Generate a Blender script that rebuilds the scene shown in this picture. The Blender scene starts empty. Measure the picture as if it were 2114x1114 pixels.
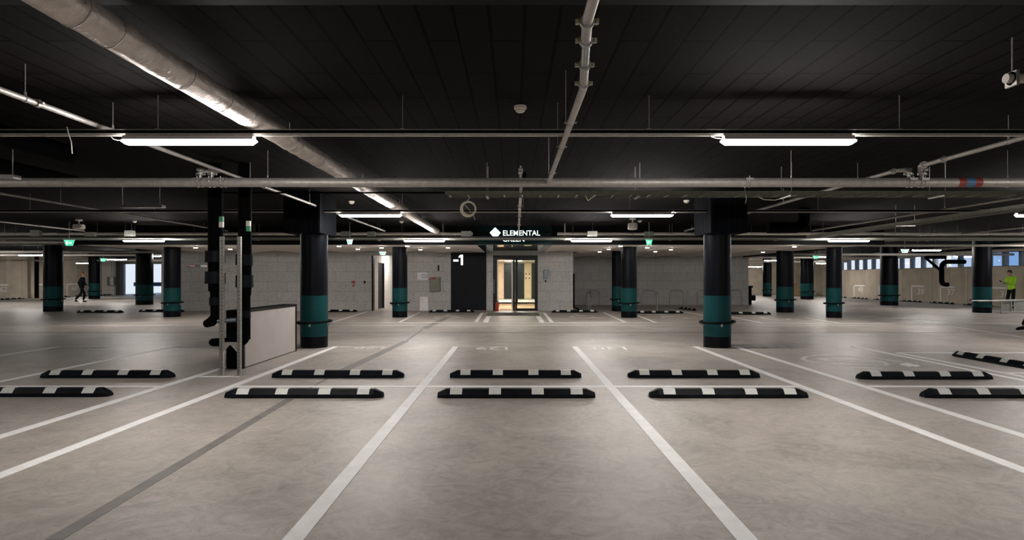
import bpy, bmesh, math, random
from mathutils import Vector, Matrix
random.seed(7)
C = bpy.context.scene.collection
F = 1250.0; CX = 1060.0; CY = 574.0; H = 1.40; CEIL = 3.10

# ---------------------------------------------------------------- camera, world, exposure
cam = bpy.data.cameras.new('camera'); camo = bpy.data.objects.new('camera', cam); C.objects.link(camo)
camo.location = (0, 0, H); camo.rotation_euler = (math.pi/2, 0, 0)
cam.sensor_width = 36.0; cam.lens = 36.0*F/2114.0
cam.shift_x = -3/2114.0; cam.shift_y = 17/2114.0
cam.clip_start = .05; cam.clip_end = 300
bpy.context.scene.camera = camo
vs = bpy.context.scene.view_settings
vs.view_transform = 'Standard'; vs.look = 'None'; vs.gamma = 1.0; vs.use_curve_mapping = False
vs.exposure = 0.0
W = bpy.data.worlds.new('sky'); bpy.context.scene.world = W; W.use_nodes = True
nt = W.node_tree; nt.nodes.clear()
wo = nt.nodes.new('ShaderNodeOutputWorld'); wb = nt.nodes.new('ShaderNodeBackground')
tc = nt.nodes.new('ShaderNodeTexCoord'); sx = nt.nodes.new('ShaderNodeSeparateXYZ')
mr = nt.nodes.new('ShaderNodeMapRange'); mx = nt.nodes.new('ShaderNodeMix'); mx.data_type = 'RGBA'
mr.inputs['From Min'].default_value = .775; mr.inputs['From Max'].default_value = .835
mx.inputs[6].default_value = (.24, .42, .72, 1); mx.inputs[7].default_value = (.92, .96, 1.0, 1)
nt.links.new(tc.outputs['Generated'], sx.inputs[0]); nt.links.new(sx.outputs['Y'], mr.inputs['Value'])
nt.links.new(mr.outputs['Result'], mx.inputs[0]); nt.links.new(mx.outputs[2], wb.inputs['Color'])
wb.inputs['Strength'].default_value = .95
nt.links.new(wb.outputs[0], wo.inputs['Surface'])
LAMP = 196.0      # emission of the batten lamps

# ---------------------------------------------------------------- coordinates measured in the photograph
def G(x, y, z=0.0):                       # point on the floor (or at height z) seen at a pixel
    Y = F*(H - z)/(y - CY); return Vector(((x - CX)/F*Y, Y, z))
def at(x, y, Y): return Vector(((x - CX)/F*Y, Y, H + (CY - y)/F*Y))
def yc(y): return F*(CEIL - H)/(CY - y)   # depth of a ceiling point at image row y

# ---------------------------------------------------------------- materials
def N(t, ty, **kw):
    n = t.nodes.new(ty)
    for k, v in kw.items(): setattr(n, k, v)
    return n
def mat(name, col, rough=.6, metal=0.0, var=.12, scale=6.0, bump=0.0, emit=None, es=0.0, col2=None, spec=.5, bscale=None):
    m = bpy.data.materials.new(name); m.use_nodes = True; t = m.node_tree
    b = t.nodes['Principled BSDF']
    b.inputs['Roughness'].default_value = rough; b.inputs['Metallic'].default_value = metal
    b.inputs['Specular IOR Level'].default_value = spec
    g = N(t, 'ShaderNodeNewGeometry'); n = N(t, 'ShaderNodeTexNoise'); n.inputs['Scale'].default_value = scale
    n.inputs['Detail'].default_value = 5
    t.links.new(g.outputs['Position'], n.inputs['Vector'])
    r = N(t, 'ShaderNodeValToRGB')
    c2 = col2 or tuple(c*(1+var) for c in col); c1 = tuple(c*(1-var) for c in col) if not col2 else col
    r.color_ramp.elements[0].position = .32; r.color_ramp.elements[1].position = .68
    r.color_ramp.elements[0].color = (*c1, 1); r.color_ramp.elements[1].color = (*[min(1, c) for c in c2], 1)
    t.links.new(n.outputs['Fac'], r.inputs[0]); t.links.new(r.outputs[0], b.inputs['Base Color'])
    if bump:
        n2 = N(t, 'ShaderNodeTexNoise'); n2.inputs['Scale'].default_value = bscale or scale*6; n2.inputs['Detail'].default_value = 4
        t.links.new(g.outputs['Position'], n2.inputs['Vector'])
        bp = N(t, 'ShaderNodeBump'); bp.inputs['Strength'].default_value = bump; bp.inputs['Distance'].default_value = .02
        t.links.new(n2.outputs['Fac'], bp.inputs['Height']); t.links.new(bp.outputs[0], b.inputs['Normal'])
    if emit:
        b.inputs['Emission Color'].default_value = (*emit, 1); b.inputs['Emission Strength'].default_value = es
    return m
def glass(name, tint=(.9, .95, .95), fac=.10):
    m = bpy.data.materials.new(name); m.use_nodes = True; t = m.node_tree; t.nodes.clear()
    o = N(t, 'ShaderNodeOutputMaterial'); mxs = N(t, 'ShaderNodeMixShader'); tr = N(t, 'ShaderNodeBsdfTransparent')
    gl = N(t, 'ShaderNodeBsdfGlossy'); fr = N(t, 'ShaderNodeLayerWeight'); fr.inputs['Blend'].default_value = fac
    tr.inputs[0].default_value = (*tint, 1); gl.inputs['Roughness'].default_value = .02
    t.links.new(fr.outputs['Fresnel'], mxs.inputs[0]); t.links.new(tr.outputs[0], mxs.inputs[1])
    t.links.new(gl.outputs[0], mxs.inputs[2]); t.links.new(mxs.outputs[0], o.inputs[0])
    return m
def brick(name, u, v, bw, bh, col, mortar, ms, rough=.8, off=.5, uo=0., vo=0., var=.08, bump=.3, spec=.3, nscale=14):
    m = bpy.data.materials.new(name); m.use_nodes = True; t = m.node_tree; b = t.nodes['Principled BSDF']
    b.inputs['Roughness'].default_value = rough; b.inputs['Specular IOR Level'].default_value = spec
    g = N(t, 'ShaderNodeNewGeometry'); s = N(t, 'ShaderNodeSeparateXYZ'); c = N(t, 'ShaderNodeCombineXYZ')
    t.links.new(g.outputs['Position'], s.inputs[0])
    for k, (ax, o) in enumerate(((u, uo), (v, vo))):
        a = N(t, 'ShaderNodeMath', operation='ADD'); a.inputs[1].default_value = o + 200*(bw if k == 0 else bh)
        t.links.new(s.outputs[ax], a.inputs[0]); t.links.new(a.outputs[0], c.inputs[k])
    br = N(t, 'ShaderNodeTexBrick'); br.offset = off; br.offset_frequency = 2; br.squash = 1
    br.inputs['Scale'].default_value = 1; br.inputs['Brick Width'].default_value = bw; br.inputs['Row Height'].default_value = bh
    br.inputs['Mortar Size'].default_value = ms; br.inputs['Mortar Smooth'].default_value = .15
    br.inputs['Color1'].default_value = (*[x*(1-var) for x in col], 1); br.inputs['Color2'].default_value = (*[x*(1+var) for x in col], 1)
    br.inputs['Mortar'].default_value = (*mortar, 1)
    t.links.new(c.outputs[0], br.inputs['Vector'])
    n = N(t, 'ShaderNodeTexNoise'); n.inputs['Scale'].default_value = nscale; n.inputs['Detail'].default_value = 6
    t.links.new(g.outputs['Position'], n.inputs['Vector'])
    mp = N(t, 'ShaderNodeMapRange'); mp.inputs['To Min'].default_value = .72; mp.inputs['To Max'].default_value = 1.28
    t.links.new(n.outputs['Fac'], mp.inputs['Value'])
    ml = N(t, 'ShaderNodeMix', data_type='RGBA', blend_type='MULTIPLY'); ml.inputs[0].default_value = 1
    t.links.new(br.outputs['Color'], ml.inputs[6]); t.links.new(mp.outputs['Result'], ml.inputs[7])
    t.links.new(ml.outputs[2], b.inputs['Base Color'])
    inv = N(t, 'ShaderNodeMath', operation='SUBTRACT'); inv.inputs[0].default_value = 1; t.links.new(br.outputs['Fac'], inv.inputs[1])
    ad = N(t, 'ShaderNodeMath', operation='MULTIPLY_ADD'); ad.inputs[1].default_value = .25
    t.links.new(n.outputs['Fac'], ad.inputs[0]); t.links.new(inv.outputs[0], ad.inputs[2])
    bp = N(t, 'ShaderNodeBump'); bp.inputs['Strength'].default_value = bump; bp.inputs['Distance'].default_value = .02
    t.links.new(ad.outputs[0], bp.inputs['Height']); t.links.new(bp.outputs[0], b.inputs['Normal'])
    return m
def floor_material():
    m = bpy.data.materials.new('power floated concrete'); m.use_nodes = True; t = m.node_tree; b = t.nodes['Principled BSDF']
    g = N(t, 'ShaderNodeNewGeometry')
    def noise(sc, det, rough=.55, dist=0, vec=None):
        n = N(t, 'ShaderNodeTexNoise'); n.inputs['Scale'].default_value = sc; n.inputs['Detail'].default_value = det
        n.inputs['Roughness'].default_value = rough; n.inputs['Distortion'].default_value = dist
        t.links.new(vec or g.outputs['Position'], n.inputs['Vector']); return n
    a = noise(.75, 6, .62, 1.2); bn = noise(4.2, 9, .72, 2.6); cn = noise(45, 4, .7)
    r = N(t, 'ShaderNodeValToRGB'); e = r.color_ramp.elements
    e[0].position = .34; e[0].color = (.222, .194, .170, 1); e[1].position = .64; e[1].color = (.495, .445, .403, 1)
    em = r.color_ramp.elements.new(.49); em.color = (.362, .322, .288, 1)
    mxx = N(t, 'ShaderNodeMath', operation='MULTIPLY_ADD'); mxx.inputs[1].default_value = .55
    hf = N(t, 'ShaderNodeMath', operation='MULTIPLY'); hf.inputs[1].default_value = .45
    t.links.new(a.outputs['Fac'], hf.inputs[0]); t.links.new(bn.outputs['Fac'], mxx.inputs[0]); t.links.new(hf.outputs[0], mxx.inputs[2])
    t.links.new(mxx.outputs[0], r.inputs[0])
    sp = N(t, 'ShaderNodeMapRange'); sp.inputs['To Min'].default_value = .84; sp.inputs['To Max'].default_value = 1.16
    t.links.new(cn.outputs['Fac'], sp.inputs['Value'])
    ml = N(t, 'ShaderNodeMix', data_type='RGBA', blend_type='MULTIPLY'); ml.inputs[0].default_value = 1
    t.links.new(r.outputs[0], ml.inputs[6]); t.links.new(sp.outputs['Result'], ml.inputs[7])
    # scattered dark scuffs
    vo = noise(9, 2, .5, 3.0); vr = N(t, 'ShaderNodeMapRange'); vr.inputs['From Min'].default_value = .64; vr.inputs['From Max'].default_value = .76
    t.links.new(vo.outputs['Fac'], vr.inputs['Value'])
    m2 = N(t, 'ShaderNodeMix', data_type='RGBA'); m2.inputs[7].default_value = (.22, .20, .18, 1)
    f2 = N(t, 'ShaderNodeMath', operation='MULTIPLY'); f2.inputs[1].default_value = .45; t.links.new(vr.outputs[0], f2.inputs[0])
    t.links.new(f2.outputs[0], m2.inputs[0]); t.links.new(ml.outputs[2], m2.inputs[6])
    t.links.new(m2.outputs[2], b.inputs['Base Color'])
    rr = N(t, 'ShaderNodeMapRange'); rr.inputs['To Min'].default_value = .34; rr.inputs['To Max'].default_value = .58
    t.links.new(bn.outputs['Fac'], rr.inputs['Value']); t.links.new(rr.outputs[0], b.inputs['Roughness'])
    b.inputs['Specular IOR Level'].default_value = .45
    bp = N(t, 'ShaderNodeBump'); bp.inputs['Strength'].default_value = .10; bp.inputs['Distance'].default_value = .01
    t.links.new(bn.outputs['Fac'], bp.inputs['Height']); t.links.new(bp.outputs[0], b.inputs['Normal'])
    return m
M = {}
M['floor'] = floor_material()
M['ceiling'] = brick('dark acoustic ceiling boards', 'Y', 'X', 1.38, .229, (.0088, .0078, .0076), (.0006, .0006, .0006), .0125, rough=.95, uo=-4.337, vo=-.071, var=.14, bump=.4, spec=.05, nscale=26)
M['block'] = brick('grey concrete blocks', 'X', 'Z', .84, .424, (.52, .51, .502), (.27, .265, .26), .006, var=.06, uo=.1, vo=.02)
M['blockY'] = brick('grey concrete blocks side', 'Y', 'Z', .84, .424, (.52, .51, .502), (.27, .265, .26), .006, var=.06, vo=.02)
M['whiteblock'] = brick('white painted blocks', 'Y', 'Z', .84, .424, (.72, .69, .66), (.5, .48, .46), .006, var=.02, vo=.02)
M['castY'] = brick('cast concrete side wall', 'Y', 'Z', 1.35, 6, (.54, .47, .375), (.25, .215, .17), .012, var=.07, off=0, nscale=1.6)
M['castX'] = brick('cast concrete end wall', 'X', 'Z', 1.35, 6, (.56, .49, .39), (.26, .22, .18), .012, var=.07, off=0, nscale=1.6)
M['soffit'] = mat('pale smooth soffit board', (.88, .81, .75), .75, var=.04, scale=1.5)
M['black'] = mat('matt black paint', (.0025, .003, .0035), .7, var=.2, spec=.12)
M['navy'] = mat('midnight blue paint', (.0024, .0032, .006), .42, var=.2, scale=3, spec=.10)
M['navywall'] = mat('dark navy wall paint', (.004, .0055, .010), .6, var=.15, scale=3, spec=.2)
M['teal'] = mat('teal paint band', (.0035, .050, .054), .5, var=.08, scale=3, spec=.15)
M['galv'] = mat('galvanised steel', (.42, .40, .38), .42, .75, var=.18, scale=40)
M['galvpipe'] = mat('zinc coated pipe', (.40, .375, .35), .5, .45, var=.14, scale=14, bump=.05)
M['paintpipe'] = mat('pale grey painted pipe', (.46, .42, .39), .45, .2, var=.10, scale=10)
M['foil'] = mat('aluminium foil lagging', (.56, .50, .46), .42, .55, var=.18, scale=9, bump=.35, bscale=30)
M['railsteel'] = mat('bright galvanised rail', (.62, .58, .54), .45, .3, var=.12, scale=30)
M['paleduct'] = mat('pale lagged duct', (.86, .80, .75), .45, .1, var=.08, scale=12, bump=.1)
M['tray'] = mat('grey green cable tray', (.36, .37, .33), .5, .35, var=.15, scale=25)
M['line'] = mat('white road paint', (.86, .845, .84), .55, var=.06, scale=7)
M['oldline'] = mat('worn white road paint', (.64, .615, .59), .6, var=.12, scale=9)
M['joint'] = mat('floor joint filler', (.17, .155, .145), .55, var=.15, scale=5)
M['jointdark'] = mat('dark floor joint', (.12, .105, .095), .7, var=.2, scale=5)
M['rubber'] = mat('black moulded rubber', (.0028, .0038, .0065), .55, var=.5, scale=5, bump=.15, spec=.12)
M['reflect'] = mat('grey white reflective patch', (.60, .60, .57), .5, var=.05, scale=20)
M['foam'] = mat('black pipe insulation', (.0012, .0012, .0014), .8, var=.2, scale=12, spec=.05)
M['white'] = mat('white plastic', (.62, .60, .56), .4, var=.04)
M['cream'] = mat('cream plastic detector', (.66, .60, .52), .4, var=.04)
M['lamp'] = mat('lit lamp diffuser', (.9, .9, .9), .4, var=0, emit=(1, .955, .90), es=LAMP)
M['housing'] = mat('white lamp housing', (.62, .61, .6), .4, var=.03)
M['spot'] = mat('lit downlight', (.9, .9, .9), .4, var=0, emit=(1, .95, .88), es=260)
M['letters'] = mat('lit sign letters and glowing number', (.9, .9, .9), .4, var=0, emit=(.95, 1, .97), es=1.3)
M['green'] = mat('lit green exit face', (.1, .6, .35), .4, var=0, emit=(.10, .72, .42), es=1.0)
M['greenwhite'] = mat('lit white exit face', (.8, .9, .85), .4, var=0, emit=(.80, 1.0, .92), es=1.1)
M['signgreen'] = mat('gloss dark green board', (.001, .012, .013), .12, var=.1, spec=.3)
M['mirror'] = mat('polished green soffit glass', (.50, .60, .56), .03, .95, var=.05)
M['frame'] = mat('black door frame', (.004, .0035, .003), .4, var=.2, spec=.25)
M['wood'] = mat('pale oak panel', (.72, .60, .44), .5, var=.10, scale=3)
M['brown'] = mat('brown lobby matting', (.42, .30, .19), .9, var=.12, scale=30)
M['lobbywhite'] = mat('white polished lobby floor', (.85, .85, .83), .25, var=.02)
M['lift'] = mat('dark lift doors', (.03, .04, .045), .25, .5, var=.2)
M['plaster'] = mat('white lobby plaster', (.6, .58, .54), .7, var=.03)
M['glow'] = mat('lobby ceiling light', (1, 1, 1), .4, var=0, emit=(1, .93, .82), es=48)
M['glowdim'] = mat('passage lamp panel', (1, 1, 1), .4, var=0, emit=(1, .95, .88), es=15)
M['door'] = mat('black steel door', (.02, .02, .022), .5, var=.1)
M['panel'] = mat('pale lilac grey sheet', (.50, .455, .44), .45, var=.06, scale=2.5)
M['mat'] = mat('dark entrance mat', (.10, .10, .085), .95, var=.2, scale=60)
M['red'] = mat('red enamel', (.42, .03, .025), .4, var=.1)
M['redtape'] = mat('red tape', (.26, .03, .02), .5, var=.1)
M['bluetape'] = mat('blue tape', (.05, .15, .28), .5, var=.1)
M['greentape'] = mat('green label', (.05, .30, .14), .5, var=.1)
M['cabinet'] = mat('grey green cabinet', (.19, .195, .16), .5, var=.06)
M['steel'] = mat('brushed stainless tube', (.30, .31, .31), .32, .9, var=.1, scale=50)
M['alu'] = mat('aluminium section', (.45, .45, .43), .4, .7, var=.12, scale=20)
M['dispenser'] = mat('blue grey dispenser', (.12, .15, .18), .3, .2, var=.1)
M['cable'] = mat('cream cable', (.55, .50, .40), .5, var=.08)
M['brass'] = mat('yellow zinc bolts', (.42, .38, .16), .4, .6, var=.2)
M['winframe'] = mat('grey concrete pier', (.20, .20, .20), .6, var=.1)
M['pane'] = glass('window pane', (.93, .96, 1), .06)
M['doorglass'] = glass('door glass', (.86, .90, .88), .10)
M['skin'] = mat('skin', (.42, .24, .17), .55, var=.05)
M['hivis'] = mat('fluorescent yellow green jacket', (.36, .72, .02), .6, var=.12, scale=12)
M['clothdark'] = mat('dark navy cloth', (.004, .005, .008), .9, var=.25, scale=14, spec=.1)
M['trousers'] = mat('black work trousers', (.010, .010, .012), .9, var=.35, scale=16, spec=.1)
M['hair'] = mat('dark hair', (.02, .014, .01), .7, var=.2, scale=30)
M['redhair'] = mat('reddish brown hair', (.20, .085, .035), .7, var=.2, scale=30)
M['blueboard'] = mat('blue barrier board', (.04, .10, .16), .6, var=.1)
M['card'] = mat('brown cardboard', (.36, .24, .13), .8, var=.12)
M['olive'] = mat('dark olive steel post', (.045, .043, .03), .6, var=.1)
M['paper'] = mat('printed notice sheet', (.78, .78, .82), .5, var=.05)

# ---------------------------------------------------------------- builders
class MB:
    def __init__(s): s.b = bmesh.new()
    def box(s, x0, x1, y0, y1, z0, z1, rz=0, piv=None):
        vs = [s.b.verts.new((x, y, z)) for z in (z0, z1) for y in (y0, y1) for x in (x0, x1)]
        for f in ((0, 2, 3, 1), (4, 5, 7, 6), (0, 1, 5, 4), (2, 6, 7, 3), (0, 4, 6, 2), (1, 3, 7, 5)): s.b.faces.new([vs[i] for i in f])
        if rz:
            p = Vector(piv) if piv else Vector(((x0+x1)/2, (y0+y1)/2, 0))
            bmesh.ops.rotate(s.b, verts=vs, cent=p, matrix=Matrix.Rotation(rz, 3, 'Z'))
        return s
    def cyl(s, p0, p1, r, n=16, r1=None, caps=True):
        p0, p1 = Vector(p0), Vector(p1); r1 = r if r1 is None else r1
        d = (p1-p0).normalized(); u = d.orthogonal().normalized(); v = d.cross(u)
        A = [s.b.verts.new(p0+(u*math.cos(t)+v*math.sin(t))*r) for t in [2*math.pi*i/n for i in range(n)]]
        B = [s.b.verts.new(p1+(u*math.cos(t)+v*math.sin(t))*r1) for t in [2*math.pi*i/n for i in range(n)]]
        for i in range(n): s.b.faces.new((A[i], A[(i+1) % n], B[(i+1) % n], B[i]))
        if caps: s.b.faces.new(A[::-1]); s.b.faces.new(B)
        return s
    def tube(s, pts, r, n=10, closed=False):
        pts = [Vector(p) for p in pts]; rings = []; m = len(pts); up = None
        for i, p in enumerate(pts):
            a = pts[(i-1) % m] if (i or closed) else p; b_ = pts[(i+1) % m] if (i < m-1 or closed) else p
            d = (b_-a).normalized()
            if up is None: up = d.orthogonal().normalized()
            up = (up - d*up.dot(d)).normalized(); v = d.cross(up)
            rr = r[i] if isinstance(r, (list, tuple)) else r
            rings.append([s.b.verts.new(p+(up*math.cos(t)+v*math.sin(t))*rr) for t in [2*math.pi*k/n for k in range(n)]])
        for i in range(m if closed else m-1):
            A, B = rings[i], rings[(i+1) % m]
            for k in range(n): s.b.faces.new((A[k], A[(k+1) % n], B[(k+1) % n], B[k]))
        if not closed: s.b.faces.new(rings[0][::-1]); s.b.faces.new(rings[-1])
        return s
    def lathe(s, prof, c=(0, 0, 0), n=32):
        c = Vector(c); rings = []
        for r, z in prof: rings.append([s.b.verts.new(c+Vector((r*math.cos(t), r*math.sin(t), z))) for t in [2*math.pi*i/n for i in range(n)]])
        for A, B in zip(rings, rings[1:]):
            for i in range(n): s.b.faces.new((A[i], A[(i+1) % n], B[(i+1) % n], B[i]))
        s.b.faces.new(rings[0][::-1]); s.b.faces.new(rings[-1]); return s
    def prism(s, prof, a, b_, axis='X'):      # profile of (u,v) pairs extruded a..b along axis
        def P(u, v, w): return {'X': (w, u, v), 'Y': (u, w, v), 'Z': (u, v, w)}[axis]
        A = [s.b.verts.new(P(u, v, a)) for u, v in prof]; B = [s.b.verts.new(P(u, v, b_)) for u, v in prof]
        n = len(prof)
        for i in range(n): s.b.faces.new((A[i], A[(i+1) % n], B[(i+1) % n], B[i]))
        s.b.faces.new(A[::-1]); s.b.faces.new(B); return s
    def sheet(s, pts, z0, z1):                # flat polygon with a little thickness
        return s.prism([(p[0], p[1]) for p in pts], z0, z1, 'Z')
    def ball(s, c, r, sc=(1, 1, 1), n=12):
        m = Matrix.Translation(c) @ Matrix.Diagonal((*sc, 1)); bmesh.ops.create_uvsphere(s.b, u_segments=n*2, v_segments=n, radius=r, matrix=m); return s
    def build(s, name, m, parent=None, smooth=False, local=False, bevel=0):
        bmesh.ops.recalc_face_normals(s.b, faces=s.b.faces)
        me = bpy.data.meshes.new(name); s.b.to_mesh(me); s.b.free()
        me.materials.append(M[m] if isinstance(m, str) else m)
        o = bpy.data.objects.new(name, me); C.objects.link(o)
        if parent:
            if not local:
                r = parent
                off = Vector((0, 0, 0))
                while r: off += r.location; r = r.parent
                me.transform(Matrix.Translation(-off))
            o.parent = parent
        if smooth:
            for p in me.polygons: p.use_smooth = True
            md = o.modifiers.new('edges', 'EDGE_SPLIT'); md.split_angle = math.radians(40)
        if bevel:
            b2 = o.modifiers.new('bevel', 'BEVEL'); b2.width = bevel; b2.segments = 2; b2.limit_method = 'ANGLE'
        return o
def tag(o, label, cat, group=None):
    o['label'] = label; o['category'] = cat
    if group: o['group'] = group
    return o
def thing(name, label, cat, loc=(0, 0, 0), group=None, rz=0):
    o = bpy.data.objects.new(name, None); C.objects.link(o); o.location = loc; o.rotation_euler = (0, 0, rz)
    o.empty_display_size = .1
    return tag(o, label, cat, group)
def struct(o): o['kind'] = 'structure'; return o
def kids(o): return [c for c in list(C.objects) if c.parent == o]
def copy_tree(src, parent=None):
    c = src.copy(); C.objects.link(c); c.parent = parent
    for k in kids(src): copy_tree(k, c)
    return c
def dup(src, loc, label, rz=0, group=None):
    c = copy_tree(src); c.location = loc; c.rotation_euler = (0, 0, rz); c['label'] = label
    if group: c['group'] = group
    return c
def textmesh(name, s, m, size, depth=.004, parent=None, align='CENTER', mtx=None, bold=0.0):
    cu = bpy.data.curves.new(name, 'FONT'); cu.body = s; cu.size = size; cu.extrude = depth; cu.offset = bold
    cu.align_x = align; cu.align_y = 'BOTTOM'
    to = bpy.data.objects.new(name+'_src', cu); C.objects.link(to)
    bpy.context.view_layer.update()
    me = bpy.data.meshes.new_from_object(to.evaluated_get(bpy.context.evaluated_depsgraph_get()))
    bpy.data.objects.remove(to); bpy.data.curves.remove(cu)
    xs = [v.co.x for v in me.vertices]; ys = [v.co.y for v in me.vertices]
    cx = (min(xs)+max(xs))/2
    me.transform(Matrix.Translation((-cx, -min(ys), 0)))
    me.transform(Matrix.Scale(1/(max(xs)-min(xs)), 4, (1, 0, 0)) @ Matrix.Scale(1/(max(ys)-min(ys)), 4, (0, 1, 0)))
    if mtx is not None: me.transform(mtx)
    me.materials.clear(); me.materials.append(M[m]); me.name = name
    o = bpy.data.objects.new(name, me); C.objects.link(o)
    if parent:
        me.transform(Matrix.Translation(-parent.location)); o.parent = parent
    return o
def TM(loc, w, h, rx=0, rz=0):                # unit text -> placed text
    return Matrix.Translation(loc) @ Matrix.Rotation(rz, 4, 'Z') @ Matrix.Rotation(rx, 4, 'X') @ Matrix.Diagonal((w, h, 1, 1))

# ---------------------------------------------------------------- SETTING
XL, XR, YB = -34.0, 24.3, 52.0               # side walls and end wall
YW = 26.1; YR = 31.9                          # block wall and the recess wall behind the cycle stands
fl = struct(MB().box(XL-.3, XR+.3, -9, 62, -.3, 0).build('floor', 'floor'))
struct(MB().box(XL-.3, XR+.3, -9, YB+.3, CEIL, CEIL+.3).build('ceiling', 'ceiling'))
struct(MB().box(XL, XR, 3.15, 3.66, CEIL-.05, CEIL-.001).build('trim_1', 'black'))       # wide ceiling shadow gap, built as a shallow black downstand
struct(MB().box(XL-.3, XL, -9, YB, 0, CEIL).build('wall_left', 'castY'))
struct(MB().box(XL, XR, -9.3, -9, 0, CEIL).build('wall_near', 'castX'))
# right wall with a strip of windows
WZ0, WZ1 = 1.98, 2.72
b = MB(); b.box(XR, XR+.3, -9, YB, 0, WZ0); b.box(XR, XR+.3, -9, YB, WZ1, CEIL)
b.box(XR, XR+.3, -9, 12, WZ0, WZ1); b.box(XR, XR+.3, 46.3, YB, WZ0, WZ1)
wr = struct(b.build('wall_right', 'castY'))
win = struct(MB().box(XR+.10, XR+.14, 12, 46.3, WZ0, WZ0+.04).box(XR+.1, XR+.14, 12, 46.3, WZ1-.04, WZ1).build('window_1', 'winframe'))
yy = 12.0; piers = MB()
while yy < 46.3:
    piers.box(XR+.02, XR+.26, yy, yy+.15, WZ0, WZ1); yy += 1.0
piers.build('pier', 'winframe', win)
MB().box(XR+.15, XR+.16, 12, 46.3, WZ0, WZ1).build('pane', 'pane', win)
# end wall with the daylit opening on the left
OX0, OX1 = -33.5, -28.2
b = MB(); b.box(XL, OX0, YB, YB+.3, 0, CEIL); b.box(OX1, XR, YB, YB+.3, 0, CEIL); b.box(OX0, OX1, YB, YB+.3, 2.62, CEIL)
struct(b.build('wall_far', 'castX'))
struct(MB().box(OX0, OX1, YB+.12, YB+.14, 0, 2.62).build('window_2', 'pane'))
# block building in the middle
VX0, VX1 = (769-CX)*YW/F, (836-CX)*YW/F       # side passage opening
DX0, DX1 = (1018-CX)*YW/F, (1110-CX)*YW/F     # entrance
DT = H + (CY-527)/F*YW
VT = DT
BX0 = (333-CX)*YW/F; BX1 = (1183-CX)*YW/F
b = MB(); T = .25
b.box(BX0, VX0, YW, YW+T, 0, CEIL); b.box(VX0, VX1, YW, YW+T, VT, CEIL); b.box(VX1, DX0, YW, YW+T, 0, CEIL)
b.box(DX0, DX1, YW, YW+T, DT, CEIL); b.box(DX1, BX1, YW, YW+T, 0, CEIL)
wf = struct(b.build('wall_front', 'block'))
struct(MB().box(BX0, BX0+T, YW+T, YB, 0, CEIL).build('wall_building_left', 'blockY'))
struct(MB().box(BX1-T, BX1, YW+T, YR, 0, CEIL).build('wall_recess_left', 'blockY'))
RX1 = (1545-CX)*YR/F
struct(MB().box(BX1-T, RX1, YR, YR+T, 0, CEIL).build('wall_recess', 'block'))
struct(MB().box(RX1-T, RX1, YR+T, YB, 0, CEIL).build('wall_building_right', 'blockY'))
# soffit in front of the building, faintly folded towards the wall
SZ = 2.5; SY = 19.8
b = MB(); nx, ny = 110, 6; SX0, SX1 = -14.4, 12.1; grid = []
vr_ = [0, .17, .34, (YW-.002-SY)/(YR-.01-SY), .68, .84, 1.0]
for j in range(ny+1):
    v = vr_[j]; row = []
    xl = SX0 + (BX0 + .0 - SX0)*v
    for i in range(nx+1):
        X = xl + (SX1 - xl)*i/nx; Y = SY + (YR-.01 - SY)*v
        tri = abs(((X/2.05) % 1) - .5)*2
        row.append(b.b.verts.new((X, Y, SZ + .085*min(1, v*2)*tri)))
    grid.append(row)
for j in range(ny):
    for i in range(nx):
        q_ = (grid[j][i], grid[j][i+1], grid[j+1][i+1], grid[j+1][i])
        if j < 3 or min(g_.co.x for g_ in q_) > BX1: b.b.faces.new(q_)
bmesh.ops.delete(b.b, geom=[g_ for g_ in b.b.verts if not g_.link_faces], context='VERTS')
r = bmesh.ops.extrude_face_region(b.b, geom=b.b.faces[:], use_keep_orig=True)
bmesh.ops.translate(b.b, verts=[g for g in r['geom'] if isinstance(g, bmesh.types.BMVert)], vec=(0, 0, .12))
struct(b.build('trim_2', 'soffit'))
struct(MB().box(SX0, SX1, SY-.03, SY, SZ-.01, CEIL-.002).build('trim_3', 'black'))
struct(MB().box(SX1, SX1+.03, SY, YR, SZ, CEIL-.002).build('trim_4', 'black'))
# navy panel with the level number on it
nx0, nx1 = (931-CX)*YW/F, (1004-CX)*YW/F
np_ = tag(MB().box(nx0, nx1, YW-.035, YW-.003, .02, 2.5).build('wall_panel', 'navywall'), 'tall dark navy panel with white level number beside the glass entrance', 'wall panel')
p = at(920, 546, YW-.045)
mz = at(0, 541, YW).z
MB().box((936-CX)*YW/F, (946.5-CX)*YW/F, YW-.04, YW-.036, at(0, 539.5, YW).z, at(0, 535.5, YW).z).build('minus_sign', 'letters', np_)
b = MB(); z0, z1 = at(0, 547, YW).z, at(0, 525.5, YW).z; x0, x1 = (951.5-CX)*YW/F, (956-CX)*YW/F
b.prism([(x0, z0), (x1, z0), (x1, z1), (x0, z1), (x0-.09, z1-.06), (x0-.09, z1-.14), (x0, z1-.10)], YW-.04, YW-.036, 'Y').build('number', 'letters', np_)  # level number glows through the emission of the letter material

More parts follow.
